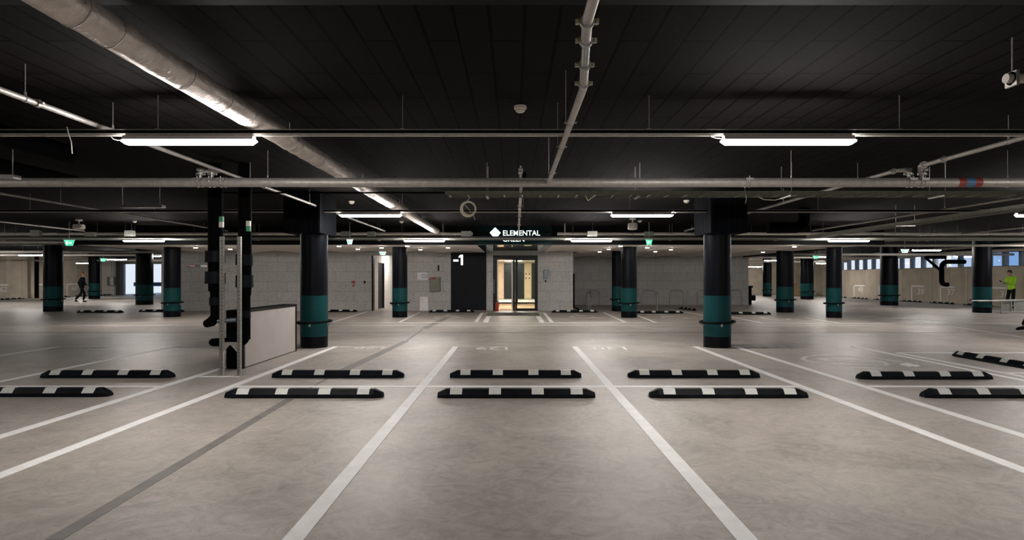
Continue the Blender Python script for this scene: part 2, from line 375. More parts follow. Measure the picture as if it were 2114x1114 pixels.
# ---------------------------------------------------------------- floor markings (children of the floor)
def stripe(p, q, w, m='line', name='painted_line', z=.004):
    p, q = Vector((p[0], p[1])), Vector((q[0], q[1])); d = (q-p).normalized(); n = Vector((-d.y, d.x))*w/2
    return MB().sheet([p-n, q-n, q+n, p+n], .0002, z).build(name, m, fl)
YM = G(0, 797.5).y; YE = 12.41
near = 2.6
lines = [(-9.28, near), (-6.95, near), (-4.53, near), (-3.64, near), (-1.18, near), (1.25, near), (3.72, near), (4.53, near), (6.97, near)]
for X, yn in lines: stripe((X, yn), (X, YE), .115)
for X in (-11.7, -9.28, -6.95, -3.64, -1.18, 1.25): stripe((X-.05, YE-.05), (X+1.05, YE-.05), .085, 'oldline', z=.003)
stripe((4.58, YE-.02), (5.6, YE-.02), .07, 'oldline', z=.003)
stripe((-14, YM), (-4.53, YM), .12, z=.003); stripe((-3.64, YM), (3.72, YM), .12, z=.003); stripe((4.53, YM), (14, YM), .12, z=.003)
stripe((-4.5, G(0, 777).y), (-3.9, G(0, 777).y), .08, 'line', z=.003)
stripe((7.2, 11.36), (17, 11.36), .11); stripe((7.2, 11.36), (7.36, 2.6), .10); stripe((7.3, 8.93), (16, 8.93), .11)
def num(s, xa, xb, y0, y1, m='oldline'):
    A = G(xa, y1); B = G(xb, y0); w = (xb-xa)/F*((A.y+B.y)/2); h = B.y - A.y
    cx = ((xa+xb)/2-CX)/F*(A.y+B.y)/2
    textmesh('bay_number', s, m, 1, .0015, fl, mtx=TM((cx, B.y, .003), w, h, 0, math.pi))
num('127', 161, 217, 715.8, 719); num('128', 731, 793, 716.3, 720); num('129', 983, 1048, 716.5, 721.5, 'line'); num('130', 1224, 1292, 716.5, 721.5, 'line'); num('131', 1562, 1622, 714.3, 718.3)
# far row of bays against the block wall
for a, b_, w in (((758.6, 642.8), (687.7, 664.6), .11), ((867, 643.8), (825, 664.6), .11), ((995.3, 645.6), (982.8, 664.3), .12), ((1123.3, 645.6), (1138.9, 664.3), .12),
                 ((1008.8, 652.5), (1002.6, 665), .17), ((1110.8, 652.5), (1119.1, 665), .17), ((1246, 645), (1292, 665.3), .11), ((1316.2, 651), (1354.5, 666), .11),
                 ((1373, 636), (1490, 658), .11), ((1505, 653), (1573, 666.3), .11), ((1660, 655), (1735, 667), .10), ((545, 651), (430, 668), .10)):
    stripe(G(*a), G(*b_), w)
stripe(G(430, 665.6), G(1290, 665.4), .16, 'oldline', z=.003); stripe(G(1290, 665.6), G(2114, 668), .16, 'oldline', z=.003)
stripe(G(-100, 671.5), G(2000, 671.3), .12, 'oldline', z=.003)
stripe(G(1700, 648), G(2114, 672), .12, 'oldline'); stripe(G(1880, 661), G(2114, 696), .10, 'oldline')
# slab joints
stripe((XL, G(0, 686).y), (XR, G(0, 686).y), .07, 'jointdark', 'slab_joint', .0015)
for a, b_, w in (((110, 1114), (600, 822), .095), ((600, 822), (698, 769), .03), ((700, 768), (800, 722), .17), ((800, 722), (838, 704), .14), ((838, 704), (872, 680), .05), ((876, 678), (925, 654), .22)):
    stripe(G(*a), G(*b_), w, 'joint', 'slab_joint', .002)
stripe(G(210, 1120), G(215, 1114), .02, 'joint', 'slab_joint', .002)
# electric charging symbol
def S3(x, y): return G(1640+x/7.55, 700+y/7.55)
def poly_line(pts, w, m='oldline', name='charging_symbol'):
    P = [Vector((q.x, q.y)) for q in pts]; L, R = [], []
    for i, q in enumerate(P):
        d = (P[min(i+1, len(P)-1)] - P[max(i-1, 0)]).normalized(); n = Vector((-d.y, d.x))*w/2
        L.append(q+n); R.append(q-n)
    b = MB()
    for i in range(len(P)-1): b.sheet([L[i], R[i], R[i+1], L[i+1]], .0002, .003)
    return b
b = poly_line([S3(*q) for q in ((1360, 455), (1130, 450), (900, 435), (680, 415), (500, 392), (350, 368), (230, 345), (150, 322), (128, 300), (180, 275), (330, 258), (600, 258), (850, 266), (1050, 282), (1400, 312), (1700, 362))], .085)
b.b.normal_update()
for pts in (((300, 295), (430, 297), (640, 325), (640, 352), (480, 345), (400, 322)), ((640, 322), (1000, 318), (1130, 296), (1250, 318), (1400, 350), (1500, 402), (1430, 402), (1380, 372), (1250, 362), (760, 362), (640, 345)),
            ((650, 360), (700, 362), (850, 398), (1440, 396), (1440, 408), (830, 410))):
    b.sheet([S3(*q) for q in pts], .0002, .003)
b.build('charging_symbol', 'oldline', fl)
MB().sheet([S3(*q) for q in ((1640, 385), (1720, 372), (1760, 366), (1850, 392), (1940, 402), (1960, 418), (1890, 432), (1850, 418), (1790, 430), (1740, 415), (1650, 402))], .0002, .003).build('plug_symbol', 'line', fl)
# wheelchair symbols
def wheelchair(cx, cy, flip=1):
    b = MB(); o = G(cx, cy)
    def arc(r0, r1, a0, a1, px=0, py=0):
        n = 20
        for i in range(n):
            t0, t1 = a0+(a1-a0)*i/n, a0+(a1-a0)*(i+1)/n
            q = [(o.x+flip*(px+r*math.cos(t)), o.y+1.7*(py+r*math.sin(t))) for r, t in ((r0, t0), (r1, t0), (r1, t1), (r0, t1))]
            b.sheet(q, .0002, .003)
    arc(.34, .45, math.radians(110), math.radians(380))
    def bar(x0, y0, x1, y1, w=.1):
        d = Vector((x1-x0, y1-y0)).normalized(); n = Vector((-d.y, d.x))*w/2
        b.sheet([(o.x+flip*q[0], o.y+1.7*q[1]) for q in ((x0-n.x, y0-n.y), (x1-n.x, y1-n.y), (x1+n.x, y1+n.y), (x0+n.x, y0+n.y))], .0002, .003)
    bar(-.08, .75, -.04, .2, .12); bar(-.04, .22, .32, .2); bar(.32, .22, .50, -.25); bar(.48, -.28, .66, -.22); bar(-.06, .48, .24, .46, .08)
    arc(0.0, .10, 0, 2*math.pi, -.09, .9)
    b.build('wheelchair_symbol', 'oldline', fl)
wheelchair(921, 654); wheelchair(1202, 653.5, 1); wheelchair(1392, 655); wheelchair(1601, 657)

# ---------------------------------------------------------------- columns
def column(x, yb, w, top, label, name='column'):
    Yf = F*H/(yb-CY); st = math.sqrt(1+((x-CX)/F)**2); D = w/F*Yf/st
    for _ in range(3): Yc = Yf + D/2; D = w/F*Yc/st
    X = (x-CX)/F*Yc; r = D/2
    t = thing('column', label, 'column', (X, Yc, 0), 'round dark columns with teal bands')
    MB().cyl((0, 0, 0), (0, 0, .225), r, 48).build('base', 'navy', t, True, True)
    MB().cyl((0, 0, .225), (0, 0, 1.05), r+.002, 48).build('teal_band', 'teal', t, True, True)
    MB().cyl((0, 0, 1.05), (0, 0, top), r, 48).build('shaft', 'navy', t, True, True)
    R = r + .07; ring = MB().tube([(R*math.cos(a), R*math.sin(a), .515+.012*math.cos(a)) for a in [2*math.pi*i/40 for i in range(40)]], .024, 8, True)
    g = ring.build('guard_ring', 'black', t, True, True)
    for a in (-90, 0, 90, 180):
        c, s_ = math.cos(math.radians(a)), math.sin(math.radians(a))
        br = MB().cyl((c*(r-.01), s_*(r-.01), .455), (c*(R-.02), s_*(R-.02), .455), .012, 8).box(c*(r+.012)-.018, c*(r+.012)+.018, s_*(r+.012)-.008, s_*(r+.012)+.008, .43, .50)
        br.build('bracket', 'tray', g, False, True)
    return t, X, Yc, r
cols = []
for a in ((648.5, 718.8, 57.5, CEIL, 'round black column with teal band and square head, right of the low white partition'),
          (1480.5, 718.8, 57.5, CEIL, 'large round black column with teal band and square head, nearest on the right'),
          (825.5, 655.2, 31.2, SZ+.05, 'black column with teal band standing beside the bright side passage'),
          (1298.5, 655.9, 33.1, SZ+.05, 'black teal banded column nearest in front of the cycle stands'),
          (1275, 642.5, 24, SZ+.05, 'black teal banded column partly hidden behind another by the cycle stands'),
          (355.6, 654.4, 36.3, SZ+.05, 'black teal banded column at the left corner of the grey block wall'),
          (109.8, 643.3, 42.5, CEIL, 'thick dark column with teal band, leftmost in the photo'),
          (194.8, 616.9, 24.8, CEIL, 'distant dark column just right of the walking person on the left'),
          (298.3, 629, 37.5, CEIL, 'dark column with teal band in front of the bright daylit opening'),
          (1620.7, 645, 36.6, SZ+.05, 'thick dark column right of the recess wall end, teal band low down'),
          (1721.6, 656, 33.4, SZ+.05, 'slim dark column with teal band left of the wall number 40'),
          (1583.8, 612, 18.5, CEIL, 'most distant small column between the block wall and thick column'),
          (1666, 617.8, 28, CEIL, 'distant dark column beside the black machine near the end wall'),
          (1835.5, 630.4, 38.5, CEIL, 'dark column standing between wall numbers 40 and 38'),
          (2027.3, 645.8, 42, CEIL, 'rightmost thick dark column beside the aluminium platform')):
    cols.append(column(*a))
for k, xr in ((0, (-4.49, -3.80)), (1, (3.873, 4.569))):
    t = cols[k][0]; c0 = MB(); x0, x1 = xr; y0, y1 = 11.85, 12.95
    c0.box(x0, x1, y0, y1, 2.29, CEIL-.002)
    n = 7
    for i in range(n):
        xa = x0 + (x1-x0)*i/n; c0.box(xa+.006, xa+(x1-x0)/n-.006, y0-.012, y0, 2.29, CEIL-.002)
    n = 10
    for i in range(n):
        ya = y0 + (y1-y0)*i/n
        for xs in ((x0-.012, x0), (x1, x1+.012)): c0.box(xs[0], xs[1], ya+.006, ya+(y1-y0)/n-.006, 2.29, CEIL-.002)
    c0.build('column_head', mat('dark board column head', (.0035, .0045, .007), .8, var=.15, spec=.08), t)

# ---------------------------------------------------------------- wheel stops
GS = 'black rubber wheel stops with pale patches'
def make_stop():
    t = thing('wheel_stop', '', 'wheel stop', (0, 0, 0), GS)
    L = .925; e = .10; prof = [(-.085, 0), (-.085, .042), (-.035, .100), (.035, .100), (.085, .042), (.085, 0)]
    b = MB(); secs = []
    for x, k, zk in ((-L, .62, .55), (-L+e, 1, 1), (0, 1, 1), (L-e, 1, 1), (L, .62, .55)):
        secs.append([b.b.verts.new((x, u*k, v*zk)) for u, v in prof])
    for A, B in zip(secs, secs[1:]):
        for i in range(len(prof)): b.b.faces.new((A[i], A[(i+1) % 6], B[(i+1) % 6], B[i]))
    b.b.faces.new(secs[0][::-1]); b.b.faces.new(secs[-1])
    b.build('rubber_body', 'rubber', t, local=True)
    for x in (-.705, -.25, .25, .705):
        p = MB(); h = .07
        pr = [(-.084, .046), (-.0365, .1005), (.0365, .1005), (.084, .046), (.087, .049), (.038, .104), (-.038, .104), (-.087, .049)]
        p.prism(pr, x-h, x+h, 'X')
        p.build('reflective_patch', 'reflect', t, local=True)
    return t
stop0 = make_stop(); sused = []
def stop(X, Y, label, rz=0):
    if not sused: sused.append(1); stop0.location = (X, Y, 0); stop0.rotation_euler = (0, 0, rz); stop0['label'] = label; return stop0
    return dup(stop0, (X, Y, .0), label, rz)
def stop_px(xc, yb, label):
    p = G(xc, yb); return stop(p.x, p.y+.085, label)
nr = 'near row of black wheel stops, '
for xc, s in ((56, 'cut off at the left edge'), (624, 'left of the centre stop'), (1066, 'in the centre bay'), (1508, 'right of the centre stop'), (2078, 'cut off at the right edge')):
    stop_px(xc, 822 if xc > 100 else 819.5, 'black rubber wheel stop with pale patches in nearest row, ' + s)
for xc, s in ((215, 'far left one'), (695, 'one right of the low white partition'), (1064.5, 'centre one'), (1435, 'one right of centre'), (1916, 'one beside the charging symbol')):
    stop_px(xc, 780.3 if xc < 1900 else 783.3, 'black wheel stop just behind the cross line, ' + s)
stop(7.98, 10.02, 'black wheel stop turned lengthways at the right edge behind a painted line', math.pi/2)
pa, pb = G(1434.3, 641), G(1403.3, 636.8)
stop((pa.x+pb.x)/2, (pa.y+pb.y)/2, 'small distant wheel stop turned lengthways in front of the cycle stands', math.atan2(pb.y-pa.y, pb.x-pa.x))
for xc, yb, s in ((204, 645.3, 'behind the leftmost column'), (331, 643.5, 'half hidden behind the column at the wall corner'), (690, 643.8, 'left of the side passage'),
                  (932, 644.6, 'below the navy wall panel'), (1187, 645, 'right of the entrance'), (1363, 647, 'right of the column at the cycle stands'), (1543, 649, 'right of the big right column')):
    stop_px(xc, yb, 'distant wheel stop with pale patches ' + s)
names_l = ('first', 'second', 'third', 'fourth', 'fifth')
for k, Y in enumerate((40.2, 44.4, 46.9, 49.2)):
    stop(XL+.75, Y, 'wheel stop along the left concrete wall, %s from the near end' % names_l[k], math.pi/2)
for k, Y in enumerate((43.8, 41.2, 38.6, 35.9, 33.3, 30.7)):
    stop(XR-.75, Y, 'wheel stop along the right window wall, %s from the far end' % ('first', 'second', 'third', 'fourth', 'fifth', 'sixth')[k], math.pi/2)

# ---------------------------------------------------------------- lamps and rails
def make_lamp():
    t = thing('batten_lamp', '', 'lamp', (0, 0, 0), 'linear batten lamps under the ceiling')
    L = .60
    MB().prism([(-.045, .052), (.045, .052), (.035, .088), (-.035, .088)], -L, L, 'X').build('housing', 'housing', t, local=True)
    b = MB(); secs = []
    pr = [(-.044, .050), (-.044, .030), (-.028, .012), (.028, .012), (.044, .030), (.044, .050)]
    for x, k in ((-L-.02, .35), (-L+.02, 1), (L-.02, 1), (L+.02, .35)):
        secs.append([b.b.verts.new((x, u*(.5+.5*k), .05-(.05-v)*k)) for u, v in pr])
    for A, B in zip(secs, secs[1:]):
        for i in range(6): b.b.faces.new((A[i], A[(i+1) % 6], B[(i+1) % 6], B[i]))
    b.b.faces.new(secs[0][::-1]); b.b.faces.new(secs[-1]); b.build('diffuser', 'lamp', t, local=True)
    for x in (-.4, .4): MB().box(x-.012, x+.012, -.02, .02, .088, .098).build('clip', 'galv', t, local=True)
    return t
lamp0 = make_lamp(); lused = []
def lamp(X, Y, z, label, rz=0):
    if not lused: lused.append(1); lamp0.location = (X, Y, z); lamp0.rotation_euler = (0, 0, rz); lamp0['label'] = label; return lamp0
    return dup(lamp0, (X, Y, z), label, rz)
def lamp_px(xc, y, Y, label):
    p = at(xc, y, Y); z = p.z-.025 if Y != R2Y else 2.613
    t = lamp(p.x, Y, z, label)
    if Y not in (R1Y, R2Y, R3Y):
        for x in (-.4, .4): MB().cyl((x, 0, .098), (x, 0, CEIL-z-.002), .005, 8).build('hanger_rod', 'galv', t, local=True)
    return t
R1Y, R2Y, R3Y = 5.60, 12.10, 18.4
lamp_px(391, 295.5, R1Y, 'bright batten lamp at upper left, nearest on the left')
lamp_px(1627, 295.4, R1Y, 'bright batten lamp at upper right, nearest on the right')
lamp_px(765, 444, R2Y, 'lit batten lamp of the second row, left of the sign')
lamp_px(1325, 444, R2Y, 'lit batten lamp of the second row, right of the sign')
lamp_px(2160, 447, R2Y, 'lit batten lamp of the second row cut by the right edge')
for xc, s in ((297, 'far left'), (876, 'left of the sign'), (1221, 'right of the sign'), (1752, 'far right')):
    lamp_px(xc, 498, R3Y, 'lit batten lamp of the third row, ' + s)
lamp_px(63, 527, 32, 'distant lit lamp left of the leftmost column')
lamp_px(241, 536, 38, 'distant lit lamp left of the daylit opening column')
lamp_px(175, 543.5, 43.5, 'most distant small lamp above the walking person')
lamp_px(330, 529, 33, 'distant lamp half hidden behind the column at the wall corner')
lamp_px(1597, 538, 40, 'distant lit lamp left of the thick right column')
lamp_px(1556, 551, 48, 'most distant lamp at the end of the recess wall')
lamp_px(1703, 530.5, 34.5, 'upper distant lamp half hidden behind the slim column')
lamp_px(1703, 544, 42.5, 'lower distant lamp half hidden behind the slim column')
lamp_px(1913, 517, 26.5, 'lit lamp near the right window wall, nearer one')
lamp_px(1993, 530, 33.5, 'lit lamp near the right window wall, left of the rightmost column')
# rows continuing outside the picture, and two lamps added for the side walls
for X, Y, s in ((-3.0, -3.4, 'left one'), (2.54, -3.4, 'right one')):
    t = lamp(X, Y, 2.62, 'batten lamp behind the viewpoint, ' + s)
    for x in (-.4, .4): MB().cyl((x, 0, .098), (x, 0, .478), .005, 8).build('hanger_rod', 'galv', t, local=True)
for X, Y, s in ((8.1, 5.6, 'outside the right edge, nearest row'), (-9.6, 5.6, 'outside the left edge, nearest row'), (-17.8, 12.1, 'outside the left edge, second row'),
                (18.6, 12.1, 'outside the right edge, second row'), (-21, 18.4, 'outside the left edge, third row'), (-24, 26, 'above the left drive lane'), (17.5, 18.4, 'above the right drive lane'), (20.9, 23.0, 'added outside the right edge to brighten the window wall'), (-29.5, 33.2, 'added outside the left edge to brighten the concrete wall')):  # last two are unseen lamps added to brighten the side walls
    t = lamp(X, Y, 2.61 if Y < 12 else 2.607 if Y < 18 else 2.51, 'batten lamp ' + s)
    if Y not in (5.6, 12.1, 18.4):
        for x in (-.4, .4): MB().cyl((x, 0, .098), (x, 0, .55), .005, 8).build('hanger_rod', 'galv', t, local=True)

def rail(Y, zb, label, x0, x1, rods):
    t = thing('support_rail', label, 'ceiling rail', (0, Y, zb), 'steel rails carrying the lamps')
    h = .060
    MB().box(x0, x1, .0, .045, 0, .003).box(x0, x1, 0, .045, h-.003, h).box(x0, x1, 0, .002, 0, .021).box(x0, x1, 0, .002, h-.006, h).build('channel', 'railsteel', t, local=True)
    MB().box(x0, x1, .042, .045, .003, h-.003).build('shaded_web', 'black', t, local=True)  # shade inside the channel, put in as a black back strip
    MB().tube([(x0+(x1-x0)*i/60, .024+.006*math.sin(i*1.3), .012+.003*math.sin(i*2.1)) for i in range(61)], .006, 6).build('cable', 'foam', t, local=True)
    for X in rods: MB().cyl((X, .024, h-.004), (X, .024, CEIL-zb-.003), .004, 8).box(X-.02, X+.02, .0, .05, h, h+.006).build('hanger_rod', 'galv', t, local=True)
    return t
def px_x(x, Y): return (x-CX)/F*Y
rail(R1Y, at(0, 279.5, R1Y).z, 'long galvanised channel crossing the top of the picture above nearest lamps', -12, 12, [px_x(x, R1Y) for x in (-700, -190, 323, 830, 1341, 1860, 2380)])
rail(R2Y, at(0, 438.5, R2Y).z, 'thin galvanised channel above the second lamp row in front of column heads', -20, px_x(2040, R2Y), [px_x(x, R2Y) for x in (60, 580, 830, 1080, 1300, 1690)])
rail(R3Y, 2.612, 'distant galvanised channel above the third lamp row', -24, 20, [px_x(x, R3Y) for x in (200, 420, 830, 1224, 1700, 1900)])

# ---------------------------------------------------------------- pipes
def pipe(label, m, r, p0, p1, clamps=(), rods=(), name='ceiling_pipe', cat='pipe', group=None, n=20):
    p0, p1 = Vector(p0), Vector(p1); t = thing(name, label, cat, p0, group); d = (p1-p0); L = d.length; u = d.normalized()
    MB().cyl(p0, p1, r, n).build('pipe', m, t, True)
    for s in clamps:
        c = p0+u*s; MB().cyl(c-u*.018, c+u*.018, r+.010, n).box(c.x-r-.03, c.x+r+.03, c.y-.012, c.y+.012, c.z-.010, c.z+.010).build('clamp', 'galv', t)
    for s in rods:
        c = p0+u*s; MB().cyl(c+Vector((0, 0, r)), (c.x, c.y, CEIL-.003), .004, 8).cyl(c-u*.010, c+u*.010, r+.004, n).cyl(c+Vector((0, 0, r)), c+Vector((0, 0, r+.03)), .010, 8).build('hanger', 'galv', t)
    return t
GP = 'pipes under the ceiling'
BY = 8.05; BZ = at(0, 376.5, BY).z; BR = .061
big = pipe('thick zinc fire main running full width below the ceiling', 'galvpipe', BR, (-14, BY, BZ), (14, BY, BZ), rods=[14+px_x(x, BY) for x in (-250, 553, 1633, 2080)], clamps=(), group=GP, n=28)
for xa_, xb_, nm, mm in ((1975, 1990, 'red_band', 'redtape'), (1990, 2009, 'blue_band', 'bluetape'), (2009, 2023, 'red_band', 'redtape')):
    MB().cyl((px_x(xa_, BY), BY, BZ), (px_x(xb_, BY), BY, BZ), BR+.0015, 28).build(nm, mm, big)
def saddle(x, size=1, up=True, dx=0.0):
    X = px_x(x, BY); b = MB()
    b.cyl((X-.035, BY, BZ), (X-.022, BY, BZ), BR+.008, 24).cyl((X+.022, BY, BZ), (X+.035, BY, BZ), BR+.008, 24)
    b.box(X-.05, X+.05, BY-BR-.03, BY-BR-.002, BZ+.02, BZ+.05); b.cyl((X, BY-BR-.015, BZ), (X, BY-BR-.015, BZ+.075), .008, 8)
    o = b.build('saddle_clamp', 'galv', big)
    if up:
        MB().cyl((X, BY, BZ+BR-.01), (X+dx*.3, BY, BZ+BR+.055), .022, 14).cyl((X+dx*.3, BY, BZ+BR+.04), (X+dx*.3, BY, BZ+BR+.065), .05, 14).cyl((X-.06+dx*.3, BY, BZ+BR+.05), (X+.06+dx*.3, BY, BZ+BR+.05), .016, 10).ball((X+dx*.6, BY, BZ+BR+.10), .030, n=8).cyl((X+dx*.6-.05, BY, BZ+BR+.11), (X+dx*.6+.05, BY, BZ+BR+.11), .024, 12).build('valve', 'galv', big, True)
saddle(413, dx=.02); saddle(437, dx=.02); saddle(461, up=False); saddle(1878, dx=-.05); saddle(1902, dx=.05); saddle(1543, up=False)
# central branch with flanged joints
CZ = 1.27; CXp = .368*CZ; z = H + CZ
t = thing('branch_pipe', 'pale branch pipe with two flanged joints running up to the top edge', 'pipe', (CXp, BY, z), GP)
def YY(y, zz=CZ): return F*zz/(CY-y)
zz = z
ya, yb_, yd, ye = YY(172), YY(134), YY(84), YY(45)
XU = .365; XA = (1205-CX)/F*ya; fx = lambda Y: XU + (XA-XU)*(Y-ye)/(ya-ye)
b = MB(); b.cyl((XU, 1.0, zz), (XU, ye, zz), .027, 20); b.build('pipe', 'paintpipe', t, True)
MB().tube([(XA, ya, zz), (CXp-.004, ya+.05, zz), (CXp, ya+.12, zz), (CXp, BY-BR, zz)], .027, 20).build('pipe', 'paintpipe', t, True)
MB().cyl((XU, ye, zz), (fx(yd), yd, zz), .027, 16).build('elbow', 'galvpipe', t, True)
MB().cyl((fx(yd), yd, zz), (fx(yb_), yb_, zz), .0245, 16).build('spool', 'steel', t, True)
MB().cyl((fx(yb_), yb_, zz), (XA, ya, zz), .027, 16).build('elbow', 'galvpipe', t, True)
for Yf_ in (ye, yd, yb_, ya):
    Xf = fx(Yf_); k = .011
    f = MB().cyl((Xf, Yf_-k, zz), (Xf, Yf_+k, zz), .037, 20).box(Xf-.058, Xf+.058, Yf_-.009, Yf_+.009, zz-.011, zz+.011).build('flange', 'galv', t, True)
    for sx_ in (-1, 1): MB().cyl((Xf+sx_*.048, Yf_-.026, zz), (Xf+sx_*.048, Yf_+.026, zz), .007, 8).build('bolt', 'brass', f)
for y in (253, 303, 357):
    Yc = YY(y); MB().cyl((CXp, Yc-.012, zz), (CXp, Yc+.012, zz), .031, 16).box(CXp-.05, CXp+.05, Yc-.008, Yc+.008, zz-.006, zz+.006).cyl((CXp-.04, Yc, zz), (CXp-.04, Yc, CEIL-.003), .0035, 8).build('clamp', 'galv', t)
MB().box(CXp-.055, CXp+.055, BY-BR-.012, BY-BR, BZ-.02, BZ+.035).build('tee', 'galv', t)
# thin branch continuing to the sign
pipe('thin pale pipe running from fire main towards the lit sign', 'paintpipe', .023, (.104, BY+BR, H+1.27), (.15, 18.3, H+1.30), clamps=(1.2, 2.6, 4.4, 6.6), group=GP)
t = thing('gate_valve', 'dark valve with black handle standing on fire main at centre', 'valve', (px_x(1075, BY), BY, BZ+BR)); q = t.location
MB().cyl(q, q+Vector((0, 0, .05)), .018, 14).ball(q+Vector((0, 0, .07)), .034, n=8).cyl(q+Vector((-.03, 0, .11)), q+Vector((.03, 0, .11)), .022, 14).cyl(q+Vector((0, 0, .1)), q+Vector((0, 0, .16)), .014, 12).build('body', 'galv', t, True)
MB().box(q.x+.02, q.x+.075, q.y-.012, q.y+.012, q.z+.0, q.z+.075).build('handle', 'foam', t)
# depth running pipes
LZ = H+1.42
p3_ = pipe('silver sprinkler pipe running into distance at upper left through the lamp rail', 'galvpipe', .024, (-.3665*1.42-3.35, 2.5, LZ), (-3.87, 18.2, LZ), clamps=(2.42, 6.9, 10.5), rods=(2.3, 3.35, 6.4, 9.0, 12.5), group=GP)
for x_ in (413, 437): MB().tube([(px_x(x_, BY), BY, BZ+BR+.08), (px_x(x_, BY), BY, LZ-.03), (px_x(x_, BY)+.04, BY, LZ), (-3.89, BY, LZ)], .024, 12).build('link', 'galvpipe', p3_, True)
pipe('thin grey pipe running into distance at the left below the fire main', 'galvpipe', .022, (-8.6, 3.5, LZ), (-8.6, 18.2, LZ), rods=(5, 8, 11), clamps=(), group=GP)
pipe('thin grey pipe farthest left, low under the ceiling', 'galvpipe', .022, (-12.9, 3.5, LZ), (-12.9, 18.2, LZ), rods=(6, 10.5), group=GP)
p1_ = pipe('grey sprinkler pipe running into distance at upper right', 'galvpipe', .026, (5.15, 1.5, LZ), (5.15, 7.6, LZ), clamps=(5.75,), rods=(4.8,), group=GP)
MB().tube([(5.15, 7.6, LZ), (5.17, 7.7, LZ), (px_x(1902, BY)-.05, 8.0, LZ), (px_x(1902, BY), BY, LZ-.04), (px_x(1902, BY), BY, BZ+BR+.08)], .026, 14).cyl((5.15, 7.58, LZ), (5.15, 7.62, LZ), .045, 14).build('elbow', 'galvpipe', p1_, True)
p2_ = pipe('grey sprinkler pipe continuing beyond the fire main at right', 'galvpipe', .026, (5.05, 8.0, LZ), (5.15, 18.2, LZ), clamps=(.05,), rods=(.9, 3.4, 6.5), group=GP)
MB().tube([(5.05, 8.0, LZ), (5.12, 7.97, LZ), (px_x(1878, BY)-.04, 8.02, LZ), (px_x(1878, BY), BY, LZ-.04), (px_x(1878, BY), BY, BZ+BR+.08)], .026, 14).build('elbow', 'galvpipe', p2_, True)
pipe('thin pipe slanting into distance at far right, upper one', 'galvpipe', .026, (8.9, 3, LZ), (8.9, 18, LZ), rods=(6.5, 9.5), group=GP)
pipe('thin pipe slanting into distance at far right, lower one', 'galvpipe', .028, (14.3, 8, LZ), (14.3, 26, LZ), rods=(6.5, 11.5), group=GP)
t = thing('pipe_coupling', 'pale flanged coupling on a pipe at the right edge under dark boards', 'pipe coupling', at(2099, 157, 4.1), GP); q = t.location
MB().cyl(q+Vector((-.035, .05, 0)), q+Vector((.6, .05, 0)), .032, 18).cyl(q+Vector((0, .05, 0)), q+Vector((.03, .05, 0)), .045, 18).build('pipe', 'paintpipe', t, True)
MB().box(q.x+.0, q.x+.02, q.y+.0, q.y+.10, q.z-.055, q.z+.045).cyl(q+Vector((.01, .05, .04)), (q.x+.01, q.y+.05, CEIL-.05), .005, 8).build('clamp', 'galv', t)
# foil lagged duct
DX_, DZ_ = -2.44, H+1.492
dt = thing('foil_duct', 'large foil wrapped duct running diagonally from upper left to the fascia', 'duct', (DX_, 1.2, DZ_))
b = MB(); n = 150; pts = []; rs = []
for i in range(n+1):
    Y = .8 + (19.2-.8)*i/n; pts.append((DX_+random.uniform(-.002, .002), Y, DZ_+random.uniform(-.002, .002))); rs.append(.1025+random.uniform(-.0025, .0025))
b.tube(pts, rs, 28).build('lagging', 'foil', dt, True)
for Y in (3.35, 3.65, 4.45, 5.05, 5.5, 6.55, 6.75, 7.05, 7.5, 9.0, 10.4, 11.8, 13.5, 15.2):
    MB().tube([(DX_+.106*math.cos(a), Y+.01*math.sin(a*2), DZ_+.106*math.sin(a)) for a in [2*math.pi*i/24 for i in range(24)]], .0022, 5, True).build('wire_tie', 'galv', dt)
for Y in (3.3, 6.6, 9.8, 13, 16.2): MB().tube([(DX_+.11*math.cos(a), Y, DZ_+.11*math.sin(a)) for a in [math.pi*i/16 for i in range(17)]], .004, 5).cyl((DX_, Y, DZ_+.1), (DX_, Y, CEIL-.003), .004, 8).build('hanger', 'galv', dt)
# black insulated ceiling pipes on the left
def black_run(pts, r, label):
    t = thing('insulated_pipe', label, 'pipe', pts[0], 'black insulated pipes'); MB().tube(pts, r, 20).build('insulation', 'foam', t, True); return t
def bend(a, b_, c, rad=.25, n=8):
    a, b_, c = Vector(a), Vector(b_), Vector(c); p = b_+(a-b_).normalized()*rad; q = b_+(c-b_).normalized()*rad
    return [p*(1-s)**2+b_*2*s*(1-s)+q*s*s for s in [i/n for i in range(n+1)]]
black_run([(-5.45, 1.5, H+1.52), (-5.45, 7.4, H+1.52)], .115, 'thick black insulated pipe under the ceiling at left behind the lamp')
black_run([(-6.9, 1.5, H+1.52), (-6.9, 9.5, H+1.52)], .09, 'second black insulated pipe under the ceiling, farther left')
black_run([at(1585, 470, 14.5)] + bend(at(1585, 470, 14.5), at(1660, 470, 14.5), at(1660, 400, 14.5)+Vector((0, 0, .2)), .25)[1:] + [Vector((at(1660, 470, 14.5).x, 14.5, CEIL-.02))], .13, 'bulging black insulated pipe bend at right beyond the column head')

